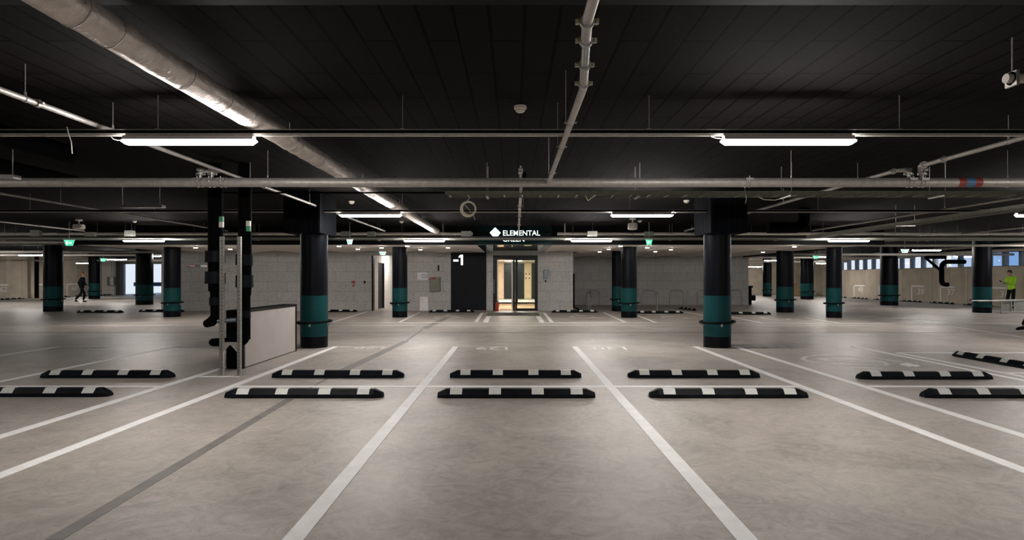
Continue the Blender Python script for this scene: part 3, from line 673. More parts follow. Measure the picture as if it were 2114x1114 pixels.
# long silver duct and ladder along the fascia
for x0, x1, s in ((-24, -1.3, 'left'), (1.4, 22, 'right')):
    t = thing('foil_duct', 'thin silver duct along the fascia %s of the sign' % s, 'duct', (x0, 19.35, 2.82)); b = MB()
    b.tube([(x0+(x1-x0)*i/80, 19.35, 2.82+random.uniform(-.002, .002)) for i in range(81)], .048, 14).build('lagging', 'paleduct', t, True)
    X = x0+.5
    while X < x1: MB().cyl((X-.01, 19.35, 2.82), (X+.01, 19.35, 2.82), .052, 14).cyl((X, 19.35, 2.86), (X, 19.35, CEIL-.003), .004, 6).build('band', 'galv', t); X += 1.9
def ladder(label, x0, x1, Y, w, z, h, step, rods=(), axis='X'):
    loc = (x0, Y, z) if axis == 'X' else (Y, x0, z)
    t = thing('cable_ladder', label, 'cable tray', loc, 'grey cable ladders')
    def bx(a, b_, c, d, e, f): return (a, b_, c, d, e, f) if axis == 'X' else (c, d, a, b_, e, f)
    for k, yy in enumerate((Y, Y+w)):
        s = 1 if k == 0 else -1
        MB().box(*bx(x0, x1, yy, yy+.003*s, z, z+h) if s > 0 else bx(x0, x1, yy-.003, yy, z, z+h)).box(*(bx(x0, x1, yy, yy+.012, z, z+.003) if s > 0 else bx(x0, x1, yy-.012, yy, z, z+.003))).build('side_rail', 'tray', t)
    X = x0+.05; k = 0
    while X < x1 and k < 95: MB().box(*bx(X, X+.025, Y+.004, Y+w-.004, z+.004, z+.016)).build('rung', 'tray', t); X += step; k += 1
    for r_ in rods: MB().box(*bx(r_, r_+.008, Y-.012, Y-.004, z-.02, CEIL-.003)).box(*bx(r_, r_+.008, Y+w+.004, Y+w+.012, z-.02, CEIL-.003)).box(*bx(r_-.015, r_+.02, Y-.02, Y+w+.02, z-.02, z-.002)).build('hanger', 'galv', t)
    return t
ladder('grey cable ladder hanging below fire main from centre to right edge', px_x(920, 9.0), 8.6, 8.9, .32, H+1.225, .058, .27, [px_x(x, 8.9) for x in (1005, 1320, 1633, 1950)])
ladder('long cable ladder crossing in front of the lit sign', -24, 20, 18.72, .30, 2.592, .085, .47, [-20, -16, -12, -8, -4.2, -2.2, 1.6, 4.9, 8.2, 12, 16])
ladder('cable ladder running into distance at the far right', 3.0, 18.3, 8.85, .42, 2.62, .07, .28, [5, 7.5, 10.2, 14], axis='Y')
t = black_run([(-4.6, 9.25, H+1.305), (8.6, 9.25, H+1.305)], .012, 'thin black conduit clipped above the central cable ladder')
tag(t, 'thin black conduit clipped above the central cable ladder', 'conduit'); t.name = 'conduit'

# cable coil and loose cables
t = thing('cable_coil', 'coil of cream cable hanging from the cable ladder near centre', 'cable coil', at(967, 431, 9.05)); q = t.location
b = MB()
for k in range(7):
    r_ = .105+random.uniform(-.012, .016); dy = random.uniform(-.02, .02); dx = random.uniform(-.008, .008)
    b.tube([(q.x+dx+r_*math.cos(a), q.y+dy+.01*math.sin(a*2+k), q.z+dx+r_*math.sin(a)) for a in [2*math.pi*i/36 for i in range(36)]], .006, 6, True)
b.build('windings', 'cable', t, True)
MB().tube([(q.x-.03, q.y, q.z+.1), (q.x+.02, q.y, q.z+.17), (q.x+.09, q.y, H+1.225)], .004, 6).tube([(q.x-.05, q.y, q.z+.06), (q.x+.02, q.y-.01, q.z-.02), (q.x+.03, q.y, q.z-.06)], .005, 6).tube([(q.x+.07, q.y, q.z-.08), (q.x+.1, q.y, q.z-.16)], .005, 6).build('tail', 'cable', t)
def loose(pts, r, label, m='white'):
    o = MB().tube(pts, r, 6).build('loose_cable', m); tag(o, label, 'cable', 'loose cable ends'); return o
Z1 = at(0, 279, R1Y).z
loose([at(138, 262, 5.58), at(141, 275, 5.57), at(147, 292, 5.57), at(149, 317, 5.57)], .005, 'white cable end dangling from the top rail at far left')
loose([at(228, 281, 5.58), at(234, 287, 5.58), at(243, 289.5, 5.6), at(256, 289, 5.6)], .004, 'white lead joining the upper left lamp to its rail')
loose([at(1462, 277, 5.58), at(1468, 282, 5.58), at(1478, 285, 5.6), at(1489, 286, 5.6)], .004, 'white lead joining the upper right lamp to its rail')
loose([at(1565, 406, 8.87), at(1578, 412, 8.87), at(1600, 413, 8.87), at(1622, 406, 8.87), at(1633, 396, 8.87)], .005, 'pale cable sagging below the central cable ladder', 'cable')
loose([at(1537, 386, 8.85), at(1541, 410, 8.85), at(1539, 420, 8.85)], .004, 'short pale cable end hanging from the cable ladder', 'cable')
loose([at(1208, 403, 8.87), at(1214, 414, 8.87), at(1222, 408, 8.87), at(1226, 402, 8.87)], .008, 'knotted pale cable tied on the cable ladder right of centre', 'cable')
loose([at(1390, 434, 12.08), at(1394, 440, 12.08), at(1388, 444, 12.08)], .006, 'white lead at right end of the second row right lamp')

# junction boxes and speakers
for x, y, w, h, s in ((67, 482, 18, 14, 'leftmost'), (180, 484, 18, 10, 'second from left'), (262, 482, 17, 13, 'above the third row left lamp'), (712, 484, 18, 13, 'above the left hanging exit sign'), (765, 484, 15, 12, 'right of the left exit sign'),
                      (962, 483, 20, 12, 'just left of the sign'), (1224, 483, 19, 12, 'right of the sign'), (1341, 484, 17, 12, 'above the right hanging exit sign')):
    p = at(x, y, 18.5); o = MB().box(p.x-w/2/F*18.5, p.x+w/2/F*18.5, 18.59, 18.719, p.z-h/2/F*18.5, p.z+h/2/F*18.5).box(p.x-w/2/F*18.5-.01, p.x+w/2/F*18.5+.01, 18.58, 18.59, p.z-h/2/F*18.5-.01, p.z+h/2/F*18.5+.01).build('junction_box', 'tray')
    tag(o, 'grey junction box on the distant cable ladder, ' + s, 'junction box', 'junction boxes on the ladder')
def speaker(x, ytop, ybot, w, label):
    Y = yc(ytop); X = px_x(x, Y); s = Y/F; t = thing('ceiling_speaker', label, 'speaker', (X, Y, CEIL), 'pendant ceiling speakers')
    MB().cyl((0, 0, -.04), (0, 0, 0), .09, 16).cyl((0, 0, -.14), (0, 0, -.03), .02, 10).build('mount', 'cream', t, True, True)
    hb = (ybot-ytop)*s
    MB().lathe([(w*s*.42, -.14), (w*s*.5, -.18), (w*s*.5, -hb+.03), (w*s*.4, -hb)], n=20).build('body', 'cream', t, True, True)
speaker(163, 453, 473, 22, 'cream pendant speaker below the ceiling at far left')
speaker(1306, 450, 474, 20, 'cream pendant speaker below the lamp right of the sign')
def smoke(x, y, label):
    Y = yc(y); X = px_x(x, Y); t = thing('smoke_detector', label, 'smoke detector', (X, Y, CEIL), 'round cream smoke detectors')
    MB().lathe([(.062, 0), (.062, -.028), (.050, -.034)], n=28).build('base', 'cream', t, True, True)
    MB().lathe([(.045, -.03), (.045, -.052), (.03, -.062), (.012, -.066)], n=28).build('sensor', 'cream', t, True, True)
for x, y, s in ((1074, 219, 'large nearest one left of the central branch pipe'), (726, 415, 'above the second row left lamp'), (1417, 413, 'left of the right column head'), (829, 456, 'left of the foil duct end'),
                (278, 454.5, 'at far left above the ladder'), (1321, 455, 'beside the right pendant speaker'), (1546, 468, 'right of the right column head')):
    smoke(x, y, 'cream smoke detector on dark boards, ' + s)
o = MB().box(px_x(247, 10.5), px_x(334, 10.5), 10.5, 10.62, at(0, 428, 10.5).z, at(0, 422.5, 10.5).z).box(px_x(252, 10.5), px_x(253, 10.5), 10.5, 10.51, 2.65, CEIL).box(px_x(329, 10.5), px_x(330, 10.5), 10.5, 10.51, 2.65, CEIL).build('ceiling_bracket', 'galv')
tag(o, 'short grey steel bracket hung on rods left of black pipes', 'bracket', 'short ceiling brackets')
o = MB().box(px_x(-60, 7.2), px_x(27, 7.2), 7.2, 7.32, at(0, 368, 7.2).z, at(0, 360, 7.2).z).box(px_x(25, 7.2), px_x(26, 7.2), 7.2, 7.21, 2.62, CEIL).build('ceiling_bracket', 'galv')
tag(o, 'short grey steel bracket at the left edge above fire main', 'bracket', 'short ceiling brackets')

# exit signs
def exit_sign(x, y, Y, w, h, label, m='green', top=CEIL):
    p = at(x, y, Y); s = Y/F; W_, H_ = w*s/2, h*s/2; t = thing('exit_sign', label, 'exit sign', p, 'green hanging exit signs')
    MB().prism([(-W_*1.05, H_), (W_*1.05, H_), (W_*1.05, H_+.03), (-W_*1.05, H_+.03)], -.04, .04, 'Y').cyl((0, 0, H_), (0, 0, max(H_+.035, top-p.z-.002)), .008, 8).build('housing', 'housing', t, local=True)
    MB().prism([(-W_*.62, -H_), (W_*.62, -H_), (W_, H_), (-W_, H_)], -.012, .012, 'Y').build('sign_face', m, t, local=True)
    k = H_
    MB().box(-W_*.55, -W_*.2, -.016, -.012, -k*.5, k*.6).box(W_*.05, W_*.45, -.016, -.012, -k*.25, k*.25).build('pictogram', 'greenwhite' if m == 'green' else 'green', t, local=True)
exit_sign(143, 501, 18.3, 22, 12, 'hanging green exit sign at left above the leftmost columns')
exit_sign(722, 499, 18.3, 13, 10, 'small hanging exit sign right of the left column head', 'greenwhite')
exit_sign(1340, 500, 18.3, 14, 11, 'small hanging exit sign left of the right column head')
exit_sign(213, 536.5, 40, 13, 6, 'distant small exit sign above the far left column')
exit_sign(790, 522.5, 25.6, 15, 6.5, 'lit exit sign above the bright side passage', 'greenwhite', SZ-.05)
exit_sign(1684, 530.8, 33, 13, 6.5, 'green exit sign left of the slim right column')
exit_sign(1868, 518, 26.5, 17, 7, 'pale lit exit sign at right before the windows', 'greenwhite')

# soffit downlights
dl = [(700, 508), (739, 514), (788, 511.5), (841, 508), (868, 515), (925, 511), (1281, 508), (1257, 514), (1238, 519.5), (1336, 511), (1353, 519), (1385, 515), (404, 511), (475, 514), (1640, 509), (1575, 520)]
dsrc = None
for k, (x, y) in enumerate(sorted(dl)):
    Y = F*(SZ-.05-H)/(CY-y); p = (px_x(x, Y), Y, SZ-.03)
    lab = 'small lit downlight in the pale soffit, number %d counted from the left' % (k+1)
    if dsrc is None:
        dsrc = thing('downlight', lab, 'downlight', p, 'downlights in the pale soffit')
        MB().box(-.065, .065, -.03, .03, -.02, .06).build('housing', 'housing', dsrc, local=True); MB().box(-.055, .055, -.022, .022, -.032, -.0205).build('lens', 'spot', dsrc, local=True)
    else: dup(dsrc, p, lab)

# ---------------------------------------------------------------- lit sign and entrance canopy
SYF = 19.62; sg = thing('lit_sign', 'dark green gloss sign board with white diamond and lit lettering above the entrance', 'sign', (px_x(1062, SYF), SYF, 2.5))
x0, x1 = px_x(985.5, SYF), px_x(1139.5, SYF)
MB().box(x0, x1, SYF, SYF+.14, at(0, 504, SYF).z, CEIL-.003).build('board', 'signgreen', sg)
b = MB(); q = lambda x, y: (px_x(x, SYF), at(0, y, SYF).z)
s1 = lambda x, y: q(980+x/12.435, 460+y/12.43)
b.prism([s1(*p_) for p_ in ((525, 112), (668, 250), (590, 352), (470, 352), (385, 250))], SYF-.03, SYF-.002, 'Y').build('diamond_logo', 'letters', sg)
MB().box(q(1021.6, 0)[0], q(1022.1, 0)[0], SYF-.033, SYF-.031, q(0, 487)[1], q(0, 470)[1]).box(q(1013, 0)[0], q(1031, 0)[0], SYF-.033, SYF-.031, q(0, 480.4)[1], q(0, 480)[1]).build('logo_lines', 'reflect', sg)
def sign_text(s, xa, xb, yt, yb2):
    A = q(xa, yb2); Bq = q(xb, yt)
    textmesh('lettering', s, 'letters', 1, .015, sg, mtx=TM(((A[0]+Bq[0])/2, SYF-.02, A[1]), Bq[0]-A[0], Bq[1]-A[1], math.pi/2), bold=.006)
sign_text('ELEMENTAL', 1038.5, 1115, 475.5, 486); sign_text('GREEN', 1038, 1082.5, 489, 498.5)
cn = thing('entrance_canopy', 'polished dark green canopy reflecting lamps above the entrance', 'canopy', (px_x(1062, SYF), 22.9, 2.4))
xa, xb = px_x(1004, YW), px_x(1121, YW)
MB().box(x0, x1, SYF+.14, YW-.04, SZ-.016, SZ-.004).build('mirror_underside', 'mirror', cn)
for a0, a1, b0, b1 in ((x0-.01, xa+.0, x0+.26, xa+.16), (x1-.26, xb-.16, x1+.01, xb)):
    MB().sheet([(a0, SYF+.14), (b0, SYF+.14), (b1, YW-.04), (a1, YW-.04)], SZ-.026, SZ-.017).build('edge_board', 'signgreen', cn)
# entrance doors
en = thing('glass_entrance', 'black framed sliding glass entrance with pale wooden lobby behind', 'door', ((DX0+DX1)/2, YW+.1, 0))
e = lambda x: px_x(x, YW)
MB().box(DX0, e(1024), YW-.02, YW+.16, 0, DT).box(e(1106), DX1, YW-.02, YW+.16, 0, DT).box(e(1024), e(1106), YW-.02, YW+.16, at(0, 535, YW).z, DT).build('frame', 'frame', en)
dr = MB().box(e(1063.5), e(1067.5), YW+.0, YW+.06, 0, at(0, 535, YW).z).box(e(1104), e(1106), YW+.0, YW+.06, 0, at(0, 535, YW).z).box(e(1067.5), e(1104), YW+.0, YW+.06, 0, .10).box(e(1067.5), e(1104), YW, YW+.06, at(0, 537, YW).z, at(0, 535, YW).z).build('door_leaf', 'frame', en)
MB().box(e(1067.5), e(1104), YW+.025, YW+.031, .10, at(0, 537, YW).z).build('glass_pane', 'doorglass', dr)
d2 = MB().box(e(1058.5), e(1063.2), YW+.08, YW+.14, 0, at(0, 535, YW).z).box(e(1024.2), e(1026), YW+.08, YW+.14, 0, at(0, 535, YW).z).build('door_leaf', 'frame', en)
MB().box(e(1026.2), e(1028.5), YW+.08, YW+.12, .1, at(0, 536, YW).z).box(e(1056), e(1058.3), YW+.08, YW+.12, .1, at(0, 536, YW).z).build('bright_trim', 'alu', en)
b = MB()
for x in (1072.5, 1086, 1093, 1100):
    for y in (565, 574): b.box(e(x)-.035, e(x)+.035, YW+.018, YW+.024, at(0, y, YW).z-.012, at(0, y, YW).z+.012).box(e(x)-.012, e(x)+.012, YW+.018, YW+.024, at(0, y, YW).z-.035, at(0, y, YW).z+.035)
for x in (1072.5, 1086): b.box(e(x)-.03, e(x)+.03, YW+.018, YW+.024, at(0, 625.5, YW).z-.03, at(0, 625.5, YW).z+.03)
b.build('glass_markers', 'frame', dr)
MB().cyl((e(1020), YW-.06, .75), (e(1020), YW-.06, 1.35), .014, 10).cyl((e(1020), YW-.06, .8), (e(1020), YW-.0, .8), .008, 8).cyl((e(1020), YW-.06, 1.3), (e(1020), YW-.0, 1.3), .008, 8).build('pull_handle', 'steel', en)
# lobby room
LY = 40.7; LX0, LX1 = -1.35, 1.45
struct(MB().box(LX0-.1, LX0, YW+T, LY, 0, 2.6).build('wall_lobby_left', 'wood')); struct(MB().box(LX1, LX1+.1, YW+T, LY, 0, 2.6).build('wall_lobby_right', 'wood'))
struct(MB().box(LX0-.1, LX1+.1, LY, LY+.1, 0, 2.6).build('wall_lobby_end', 'plaster'))
struct(MB().box(LX0-.1, LX1+.1, YW+T, LY+.1, 2.5, 2.6).build('ceiling_lobby', 'plaster'))
MB().box(LX0, LX1, 33.6, LY, .001, .006).build('lobby_floor', 'lobbywhite', fl)
MB().box(LX0, LX1, YW+T, 33.3, .001, .006).build('lobby_matting', 'brown', fl)
e2 = lambda x: px_x(x, LY-.05)
lf = thing('lift_lobby_panelling', 'pale oak panels and dark lift doors at the lobby end', 'wall panelling', (0, LY-.05, 0))
MB().box(e2(1028), e2(1040), LY-.06, LY-.002, .02, 2.4).box(e2(1082.5), e2(1097), LY-.06, LY-.002, .02, 2.4).build('oak_panel', 'wood', lf)
MB().box(e2(1040.3), e2(1056.5), LY-.04, LY-.002, .02, 2.4).build('lift_doors', 'lift', lf); MB().box(e2(1064), e2(1082.2), LY-.04, LY-.002, .02, 2.4).build('dark_panel', 'lift', lf); MB().box(e2(1097.3), LX1, LY-.04, LY-.002, .02, 2.4).build('dark_panel', 'lift', lf)
inn = thing('inner_doorway', 'slim dark inner door frame across the lobby', 'door frame', (0, 33.45, 0))
MB().box(LX0, LX1, 33.4, 33.5, 0, .07).box(LX0, LX0+.16, 33.4, 33.5, .07, 2.5).box(LX1-.16, LX1, 33.4, 33.5, .07, 2.5).box(LX0+.16, LX1-.16, 33.4, 33.5, 2.42, 2.5).box(.16, .24, 33.4, 33.5, .07, 2.42).build('frame', 'frame', inn)
for Y, s in ((29.5, 'near'), (37.2, 'far')):
    t = thing('ceiling_panel_light', 'lit ceiling panel inside the lobby, %s one' % s, 'lamp', (0, Y, 2.47)); MB().box(-.5, .5, Y-.5, Y+.5, 2.462, 2.475).build('diffuser', 'glow', t); MB().box(-.53, .53, Y-.53, Y+.53, 2.47, 2.499).build('housing', 'housing', t)
ex = thing('fire_extinguisher', 'red fire extinguisher standing inside the entrance at left', 'fire extinguisher', (e(1026), YW-.15, 0)); q_ = ex.location
MB().lathe([(.07, 0), (.075, .02), (.075, .30), (.05, .36), (.02, .38)], q_, 20).build('cylinder', 'red', ex, True); MB().cyl(q_+Vector((0, 0, .37)), q_+Vector((0, 0, .43)), .015, 10).box(q_.x-.02, q_.x+.08, q_.y-.01, q_.y+.01, .42, .44).build('valve', 'frame', ex); MB().tube([q_+Vector((.02, 0, .4)), q_+Vector((.1, 0, .36)), q_+Vector((.09, 0, .15))], .01, 8).build('hose', 'rubber', ex)
m0, m1 = G(1003.6, 651.4), G(1115, 646.2)
o = MB().box(m0.x, px_x(1115, m0.y), m0.y, m1.y+.25, .001, .014).build('entrance_mat', 'mat'); tag(o, 'dark grey green door mat before the glass entrance', 'door mat')
# side passage
PY = 31.5
pw = MB(); pd0, pd1 = F*(-VX0)/(CX-781), F*(-VX0)/(CX-793)
pw.box(VX0-.15, VX0, YW+T, pd0, 0, 2.6); pw.box(VX0-.15, VX0, pd1, PY+3, 0, 2.6); pw.box(VX0-.15, VX0, pd0, pd1, 2.1, 2.6)
struct(pw.build('wall_passage_left', 'whiteblock')); struct(MB().box(VX0-.15, VX1+.55, PY+3, PY+3.1, 0, 2.6).build('wall_passage_end', 'plaster')); struct(MB().box(VX1+.4, VX1+.55, YW+T, PY+3, 0, 2.6).build('wall_passage_right', 'whiteblock'))
struct(MB().box(VX0-.15, VX1+.55, YW+T, PY+3.1, 2.6, 2.7).build('ceiling_passage', 'plaster'))
struct(MB().box(VX0-.12, VX0-.08, pd0+.03, pd1-.03, 0, 2.1).build('door_2', 'door'))
struct(MB().box(VX0-.14, VX0+.01, pd0-.02, pd0+.04, 0, 2.14).box(VX0-.14, VX0+.01, pd1-.04, pd1+.02, 0, 2.14).build('trim_5', 'door'))
struct(MB().box(VX0-.03, VX0+.03, YW-.02, YW+T, 0, VT).build('trim_6', 'frame'))
t = thing('ceiling_panel_light', 'lit panel lamp in the white side passage ceiling', 'lamp', (VX0+.7, 28.8, 2.59)); MB().box(VX0+.25, VX0+1.15, 28.2, 29.4, 2.58, 2.59).build('diffuser', 'glowdim', t); MB().box(VX0+.22, VX0+1.18, 28.17, 29.43, 2.59, 2.6).build('housing', 'housing', t)

# ---------------------------------------------------------------- things on the block wall
t = thing('electrical_cabinet', 'grey wall cabinet with red handles beside the navy panel', 'cabinet', at(899, 601, YW-.15)); 
MB().box(e(888), e(910), YW-.28, YW-.002, at(0, 600.5, YW).z, at(0, 572, YW).z).build('body', 'cabinet', t, bevel=.01)
MB().box(e(889), e(909), YW-.30, YW-.28, at(0, 599.5, YW).z, at(0, 573, YW).z).build('door', 'cabinet', t)
for x, y in ((890, 576), (895, 574.5), (900, 573), (898, 575)): MB().box(e(x)-.03, e(x)+.03, YW-.34, YW-.301, at(0, y, YW).z-.03, at(0, y, YW).z+.03).build('red_socket', 'red', t)
t = thing('conduit', 'white conduit rising from the wall cabinet and bending right', 'conduit', at(904, 572, YW-.05))
MB().cyl((e(905), YW-.06, at(0, 571.6, YW).z), (e(905), YW-.06, at(0, 532, YW).z), .025, 12).build('pipe', 'housing', t, True)
MB().cyl((e(905.5), YW-.06, at(0, 559, YW).z), (e(905.5), YW-.06, at(0, 547, YW).z), .032, 12).build('dark_sleeve', 'foam', t, True)
MB().tube([(e(905), YW-.06, at(0, 532, YW).z), (e(906), YW-.06, at(0, 530, YW).z), (e(918), YW-.06, at(0, 529, YW).z), (e(921), YW-.06, at(0, 527, YW).z), (e(921), YW-.06, at(0, 521, YW).z)], .014, 8).build('cable', 'steel', t)
t = thing('wall_notice', 'white printed notice with a small plan left of the wall cabinet', 'notice', at(872, 577, YW-.01)); MB().box(e(861.5), e(882), YW-.012, YW-.002, at(0, 577.5, YW).z, at(0, 562, YW).z).build('sheet', 'paper', t)
MB().box(e(871.5), e(880), YW-.015, YW-.012, at(0, 573, YW).z, at(0, 572.3, YW).z).box(e(871.5), e(872.2), YW-.015, YW-.012, at(0, 573, YW).z, at(0, 566, YW).z).box(e(871.5), e(877), YW-.015, YW-.012, at(0, 566.6, YW).z, at(0, 566, YW).z).box(e(876), e(876.8), YW-.015, YW-.012, at(0, 570, YW).z, at(0, 566, YW).z).box(e(879.3), e(880), YW-.015, YW-.012, at(0, 573, YW).z, at(0, 568, YW).z).build('plan_drawing', 'lift', t)
o = MB().box(e(867.5), e(884.5), YW-.12, YW-.06, .003, at(0, 612, YW).z).build('leaning_board', 'line'); tag(o, 'white board leaning on the grey block wall beside the cabinet', 'board')
t = thing('wall_dispenser', 'blue grey dispenser with black nozzle on wall right of entrance', 'dispenser', at(1126, 575, YW-.05)); MB().box(e(1122), e(1130), YW-.12, YW-.002, at(0, 576, YW).z, at(0, 557, YW).z).build('body', 'dispenser', t, bevel=.02); MB().box(e(1122.3), e(1129.7), YW-.125, YW-.0, at(0, 577.5, YW).z, at(0, 576, YW).z).build('rim', 'galv', t); MB().cyl((e(1126), YW-.07, at(0, 582, YW).z), (e(1126), YW-.07, at(0, 577.5, YW).z), .03, 12).build('nozzle', 'frame', t)
t = thing('alarm_point', 'small red fire alarm points on block wall left of side passage', 'alarm', at(730, 582, YW-.02)); MB().box(e(727), e(732.5), YW-.06, YW-.002, at(0, 584.5, YW).z, at(0, 579.5, YW).z).box(e(728.5), e(732), YW-.05, YW-.002, at(0, 591, YW).z, at(0, 587.5, YW).z).build('box', 'red', t); MB().box(e(751.5), e(755), YW-.05, YW-.002, at(0, 584.5, YW).z, at(0, 579.5, YW).z).build('key_switch', 'frame', t); MB().box(e(732.5), e(751.5), YW-.015, YW-.002, at(0, 582.2, YW).z, at(0, 581.8, YW).z).build('cable', 'tray', t)
# cycle stands
def hoop(cx, yb2, w, label, rz=0, hgt=.78, rr=.024, r=.1):
    p = G(cx, yb2); t = thing('cycle_stand', label, 'cycle stand', (p.x, p.y, 0), 'stainless cycle hoops', rz); a = w/2
    pts = [(-a, 0, 0)] + [Vector(v) for v in bend((-a, 0, 0), (-a, 0, hgt), (a, 0, hgt), r*1.8)] + [Vector(v) for v in bend((-a, 0, hgt), (a, 0, hgt), (a, 0, 0), r*1.8)] + [(a, 0, 0)]
    MB().tube(pts, rr, 12).build('hoop', 'steel', t, True, True); MB().cyl((-a, 0, 0), (-a, 0, .01), .06, 14).cyl((a, 0, 0), (a, 0, .01), .06, 14).build('foot_plate', 'steel', t, False, True)
for cx, yb2, w, rz, s in ((1224.5, 631.3, .65, 0, 'wide one farthest left'), (1217.3, 638.5, .75, 1.35, 'edge on one at the left'), (1338.5, 631.3, .68, 0, 'wide one right of the near column'), (1357, 639, .75, 1.3, 'edge on one at centre'),
                           (1397, 631.3, .72, 0, 'wide one at centre right'), (1454, 631.3, .72, 0, 'half hidden behind the big column'), (1516, 631.3, .72, 0, 'farthest right')):
    hoop(cx, yb2, w, 'stainless steel cycle stand, ' + s, rz)
o = MB().tube([(BX1+.05, YW+.2, 1.6), (BX1+.05, YW+.2, .16), (BX1+.25, YW-.4, .05), (BX1+.35, YW-.75, .045)], .04, 10).build('drain_pipe', 'foam'); tag(o, 'black drain pipe at the corner of the block wall right of entrance', 'pipe')

# ---------------------------------------------------------------- low partition, strut frame and insulated risers
pt = thing('low_partition', 'low white panelled partition box with dark edges left of the first column', 'partition', (-4.3, 10.5, 0))
MB().box(-4.44, -4.20, 9.36, 11.66, 0, .905).build('core', 'foam', pt)
MB().box(-4.199, -4.18, 9.42, 11.60, .015, .865).build('white_panel', 'panel', pt)
MB().box(-4.20, -4.172, 9.36, 9.42, 0, .905).box(-4.20, -4.172, 11.60, 11.66, 0, .905).box(-4.20, -4.172, 9.42, 11.60, .865, .905).build('edge_trim', 'frame', pt)
fr = thing('strut_frame', 'galvanised slotted strut frame standing by the black risers', 'frame', (-4.07, 8.72, 0))
for X, wv in ((px_x(456.8, 8.7), .060), (px_x(493, 8.7), .055)):
    b = MB(); y0 = 8.70
    b.box(X-wv/2, X+wv/2, y0+.036, y0+.040, 0, 2.0).box(X-wv/2, X-wv/2+.004, y0, y0+.04, 0, 2.0).box(X+wv/2-.018, X+wv/2, y0, y0+.04, 0, 2.0).box(X-wv/2, X-wv/2+.012, y0, y0+.003, 0, 2.0)
    u = b.build('upright', 'galv', fr)
    b = MB(); z = .05
    while z < 1.97: b.box(X-.010, X+.006, y0+.030, y0+.0355, z, z+.030); z += .052
    b.build('slots', 'foam', u)
    MB().box(X-.05, X+.06, 8.68, 8.80, 0, .006).build('foot_plate', 'galv', u)
for z in (at(0, 552, 8.7).z, at(0, 712, 8.7).z):
    MB().box(px_x(460, 8.7), px_x(490, 8.7), 8.71, 8.735, z, z+.04).build('crossbar', 'galv', fr)
    for xs, d in ((461, 1), (489, -1)):
        X = px_x(xs, 8.7); MB().prism([(X, z), (X+d*.09, z), (X, z-.10)], 8.70, 8.706, 'Y').build('gusset', 'galv', fr)
RYc = 9.02
ra = thing('insulated_riser', 'black insulated pipe dropping from the ceiling left of the strut frame', 'pipe', (px_x(445, RYc), RYc, .68), 'black insulated risers')
X = px_x(445, RYc); zf = lambda y: at(0, y, RYc).z
MB().lathe([(.105, CEIL-.005), (.105, zf(515)), (.10, zf(600)), (.075, zf(602)), (.068, zf(650)), (.07, zf(655))][::-1], (X, RYc, 0), 28).build('lagging', 'foam', ra, True)
for y0, y1, r_ in ((518, 541, .142), (560, 585, .145), (613, 629, .085)): MB().lathe([(r_, zf(y1)), (r_*.97, zf(y0))], (X-.005, RYc, 0), 28).build('collar', 'rubber', ra, True)
MB().tube([(X+.01, RYc, zf(640)), (X-.0, RYc, zf(655)), (X-.06, RYc-.01, zf(664)), (X-.11, RYc-.02, zf(667))], [.07, .078, .075, .062], 20).ball((X-.11, RYc-.02, zf(667)), .062, n=8).build('bottom_elbow', 'foam', ra, True)
MB().cyl((X+.03, RYc-.02, zf(662)), (X+.26, RYc+.1, zf(661)), .035, 14).build('outlet', 'dispenser', ra, True)
rb = thing('insulated_riser', 'black insulated pipe right of the strut frame in front of white partition', 'pipe', (px_x(507, RYc), RYc, .43), 'black insulated risers')
X = px_x(507.5, RYc)-.014
MB().lathe([(.094, CEIL-.005), (.094, zf(593)), (.085, zf(609)), (.078, zf(611)), (.078, zf(700))][::-1], (X, RYc, 0), 28).build('lagging', 'foam', rb, True)
for y0, y1, r_ in ((525, 548, .125), (568, 593, .125), (641, 655, .088)): MB().lathe([(r_, zf(y1)), (r_*.98, zf(y0))], (X-.005, RYc, 0), 28).build('collar', 'rubber', rb, True)
MB().tube([(X, RYc, zf(695))] + bend((X, RYc, zf(690)), (X, RYc-.02, zf(705)), (X-.5, RYc-.08, zf(705)), .09) + [(px_x(445, RYc), RYc-.08, zf(705))], [.075]+[.072]*9+[.058], 20).ball((px_x(445, RYc), RYc-.08, zf(705)), .056, n=8).build('bottom_elbow', 'foam', rb, True)
for par, xx, ya_, yb3, gfirst in ((ra, 456, 448, 470, True), (rb, 512, 457, 478, False)):
    Xl = px_x(xx, 8.92); w_ = .028; ym = (ya_+yb3)/2
    g0, g1, w0, w1 = (ym, ya_, yb3, ym) if gfirst else (yb3, ym, ym, ya_)
    yl = RYc-.103
    MB().box(Xl-w_, Xl+w_, yl, RYc-.06, zf(g0), zf(g1)).build('green_label', 'greentape', par); MB().box(Xl-w_, Xl+w_, yl, RYc-.06, zf(w0), zf(w1)).build('white_label', 'white', par)
t = thing('barrier_bar', 'thin horizontal bar with red and white labels left of black riser', 'bar', (px_x(413, 9.0), 9.0, at(0, 549, 9.0).z))
MB().box(px_x(388, 9.0), px_x(429.5, 9.0), 8.99, 9.02, zf(551), zf(546.5)).build('bar', 'dispenser', t); MB().box(px_x(390, 9.0), px_x(406, 9.0), 8.985, 8.99, zf(550.5), zf(546.5)).build('red_label', 'redtape', t); MB().box(px_x(392, 9.0), px_x(404, 9.0), 8.98, 8.985, zf(549.5), zf(547.8)).build('white_strip', 'white', t); MB().box(px_x(415, 9.0), px_x(429, 9.0), 8.985, 8.99, zf(551), zf(547)).build('white_label', 'white', t)

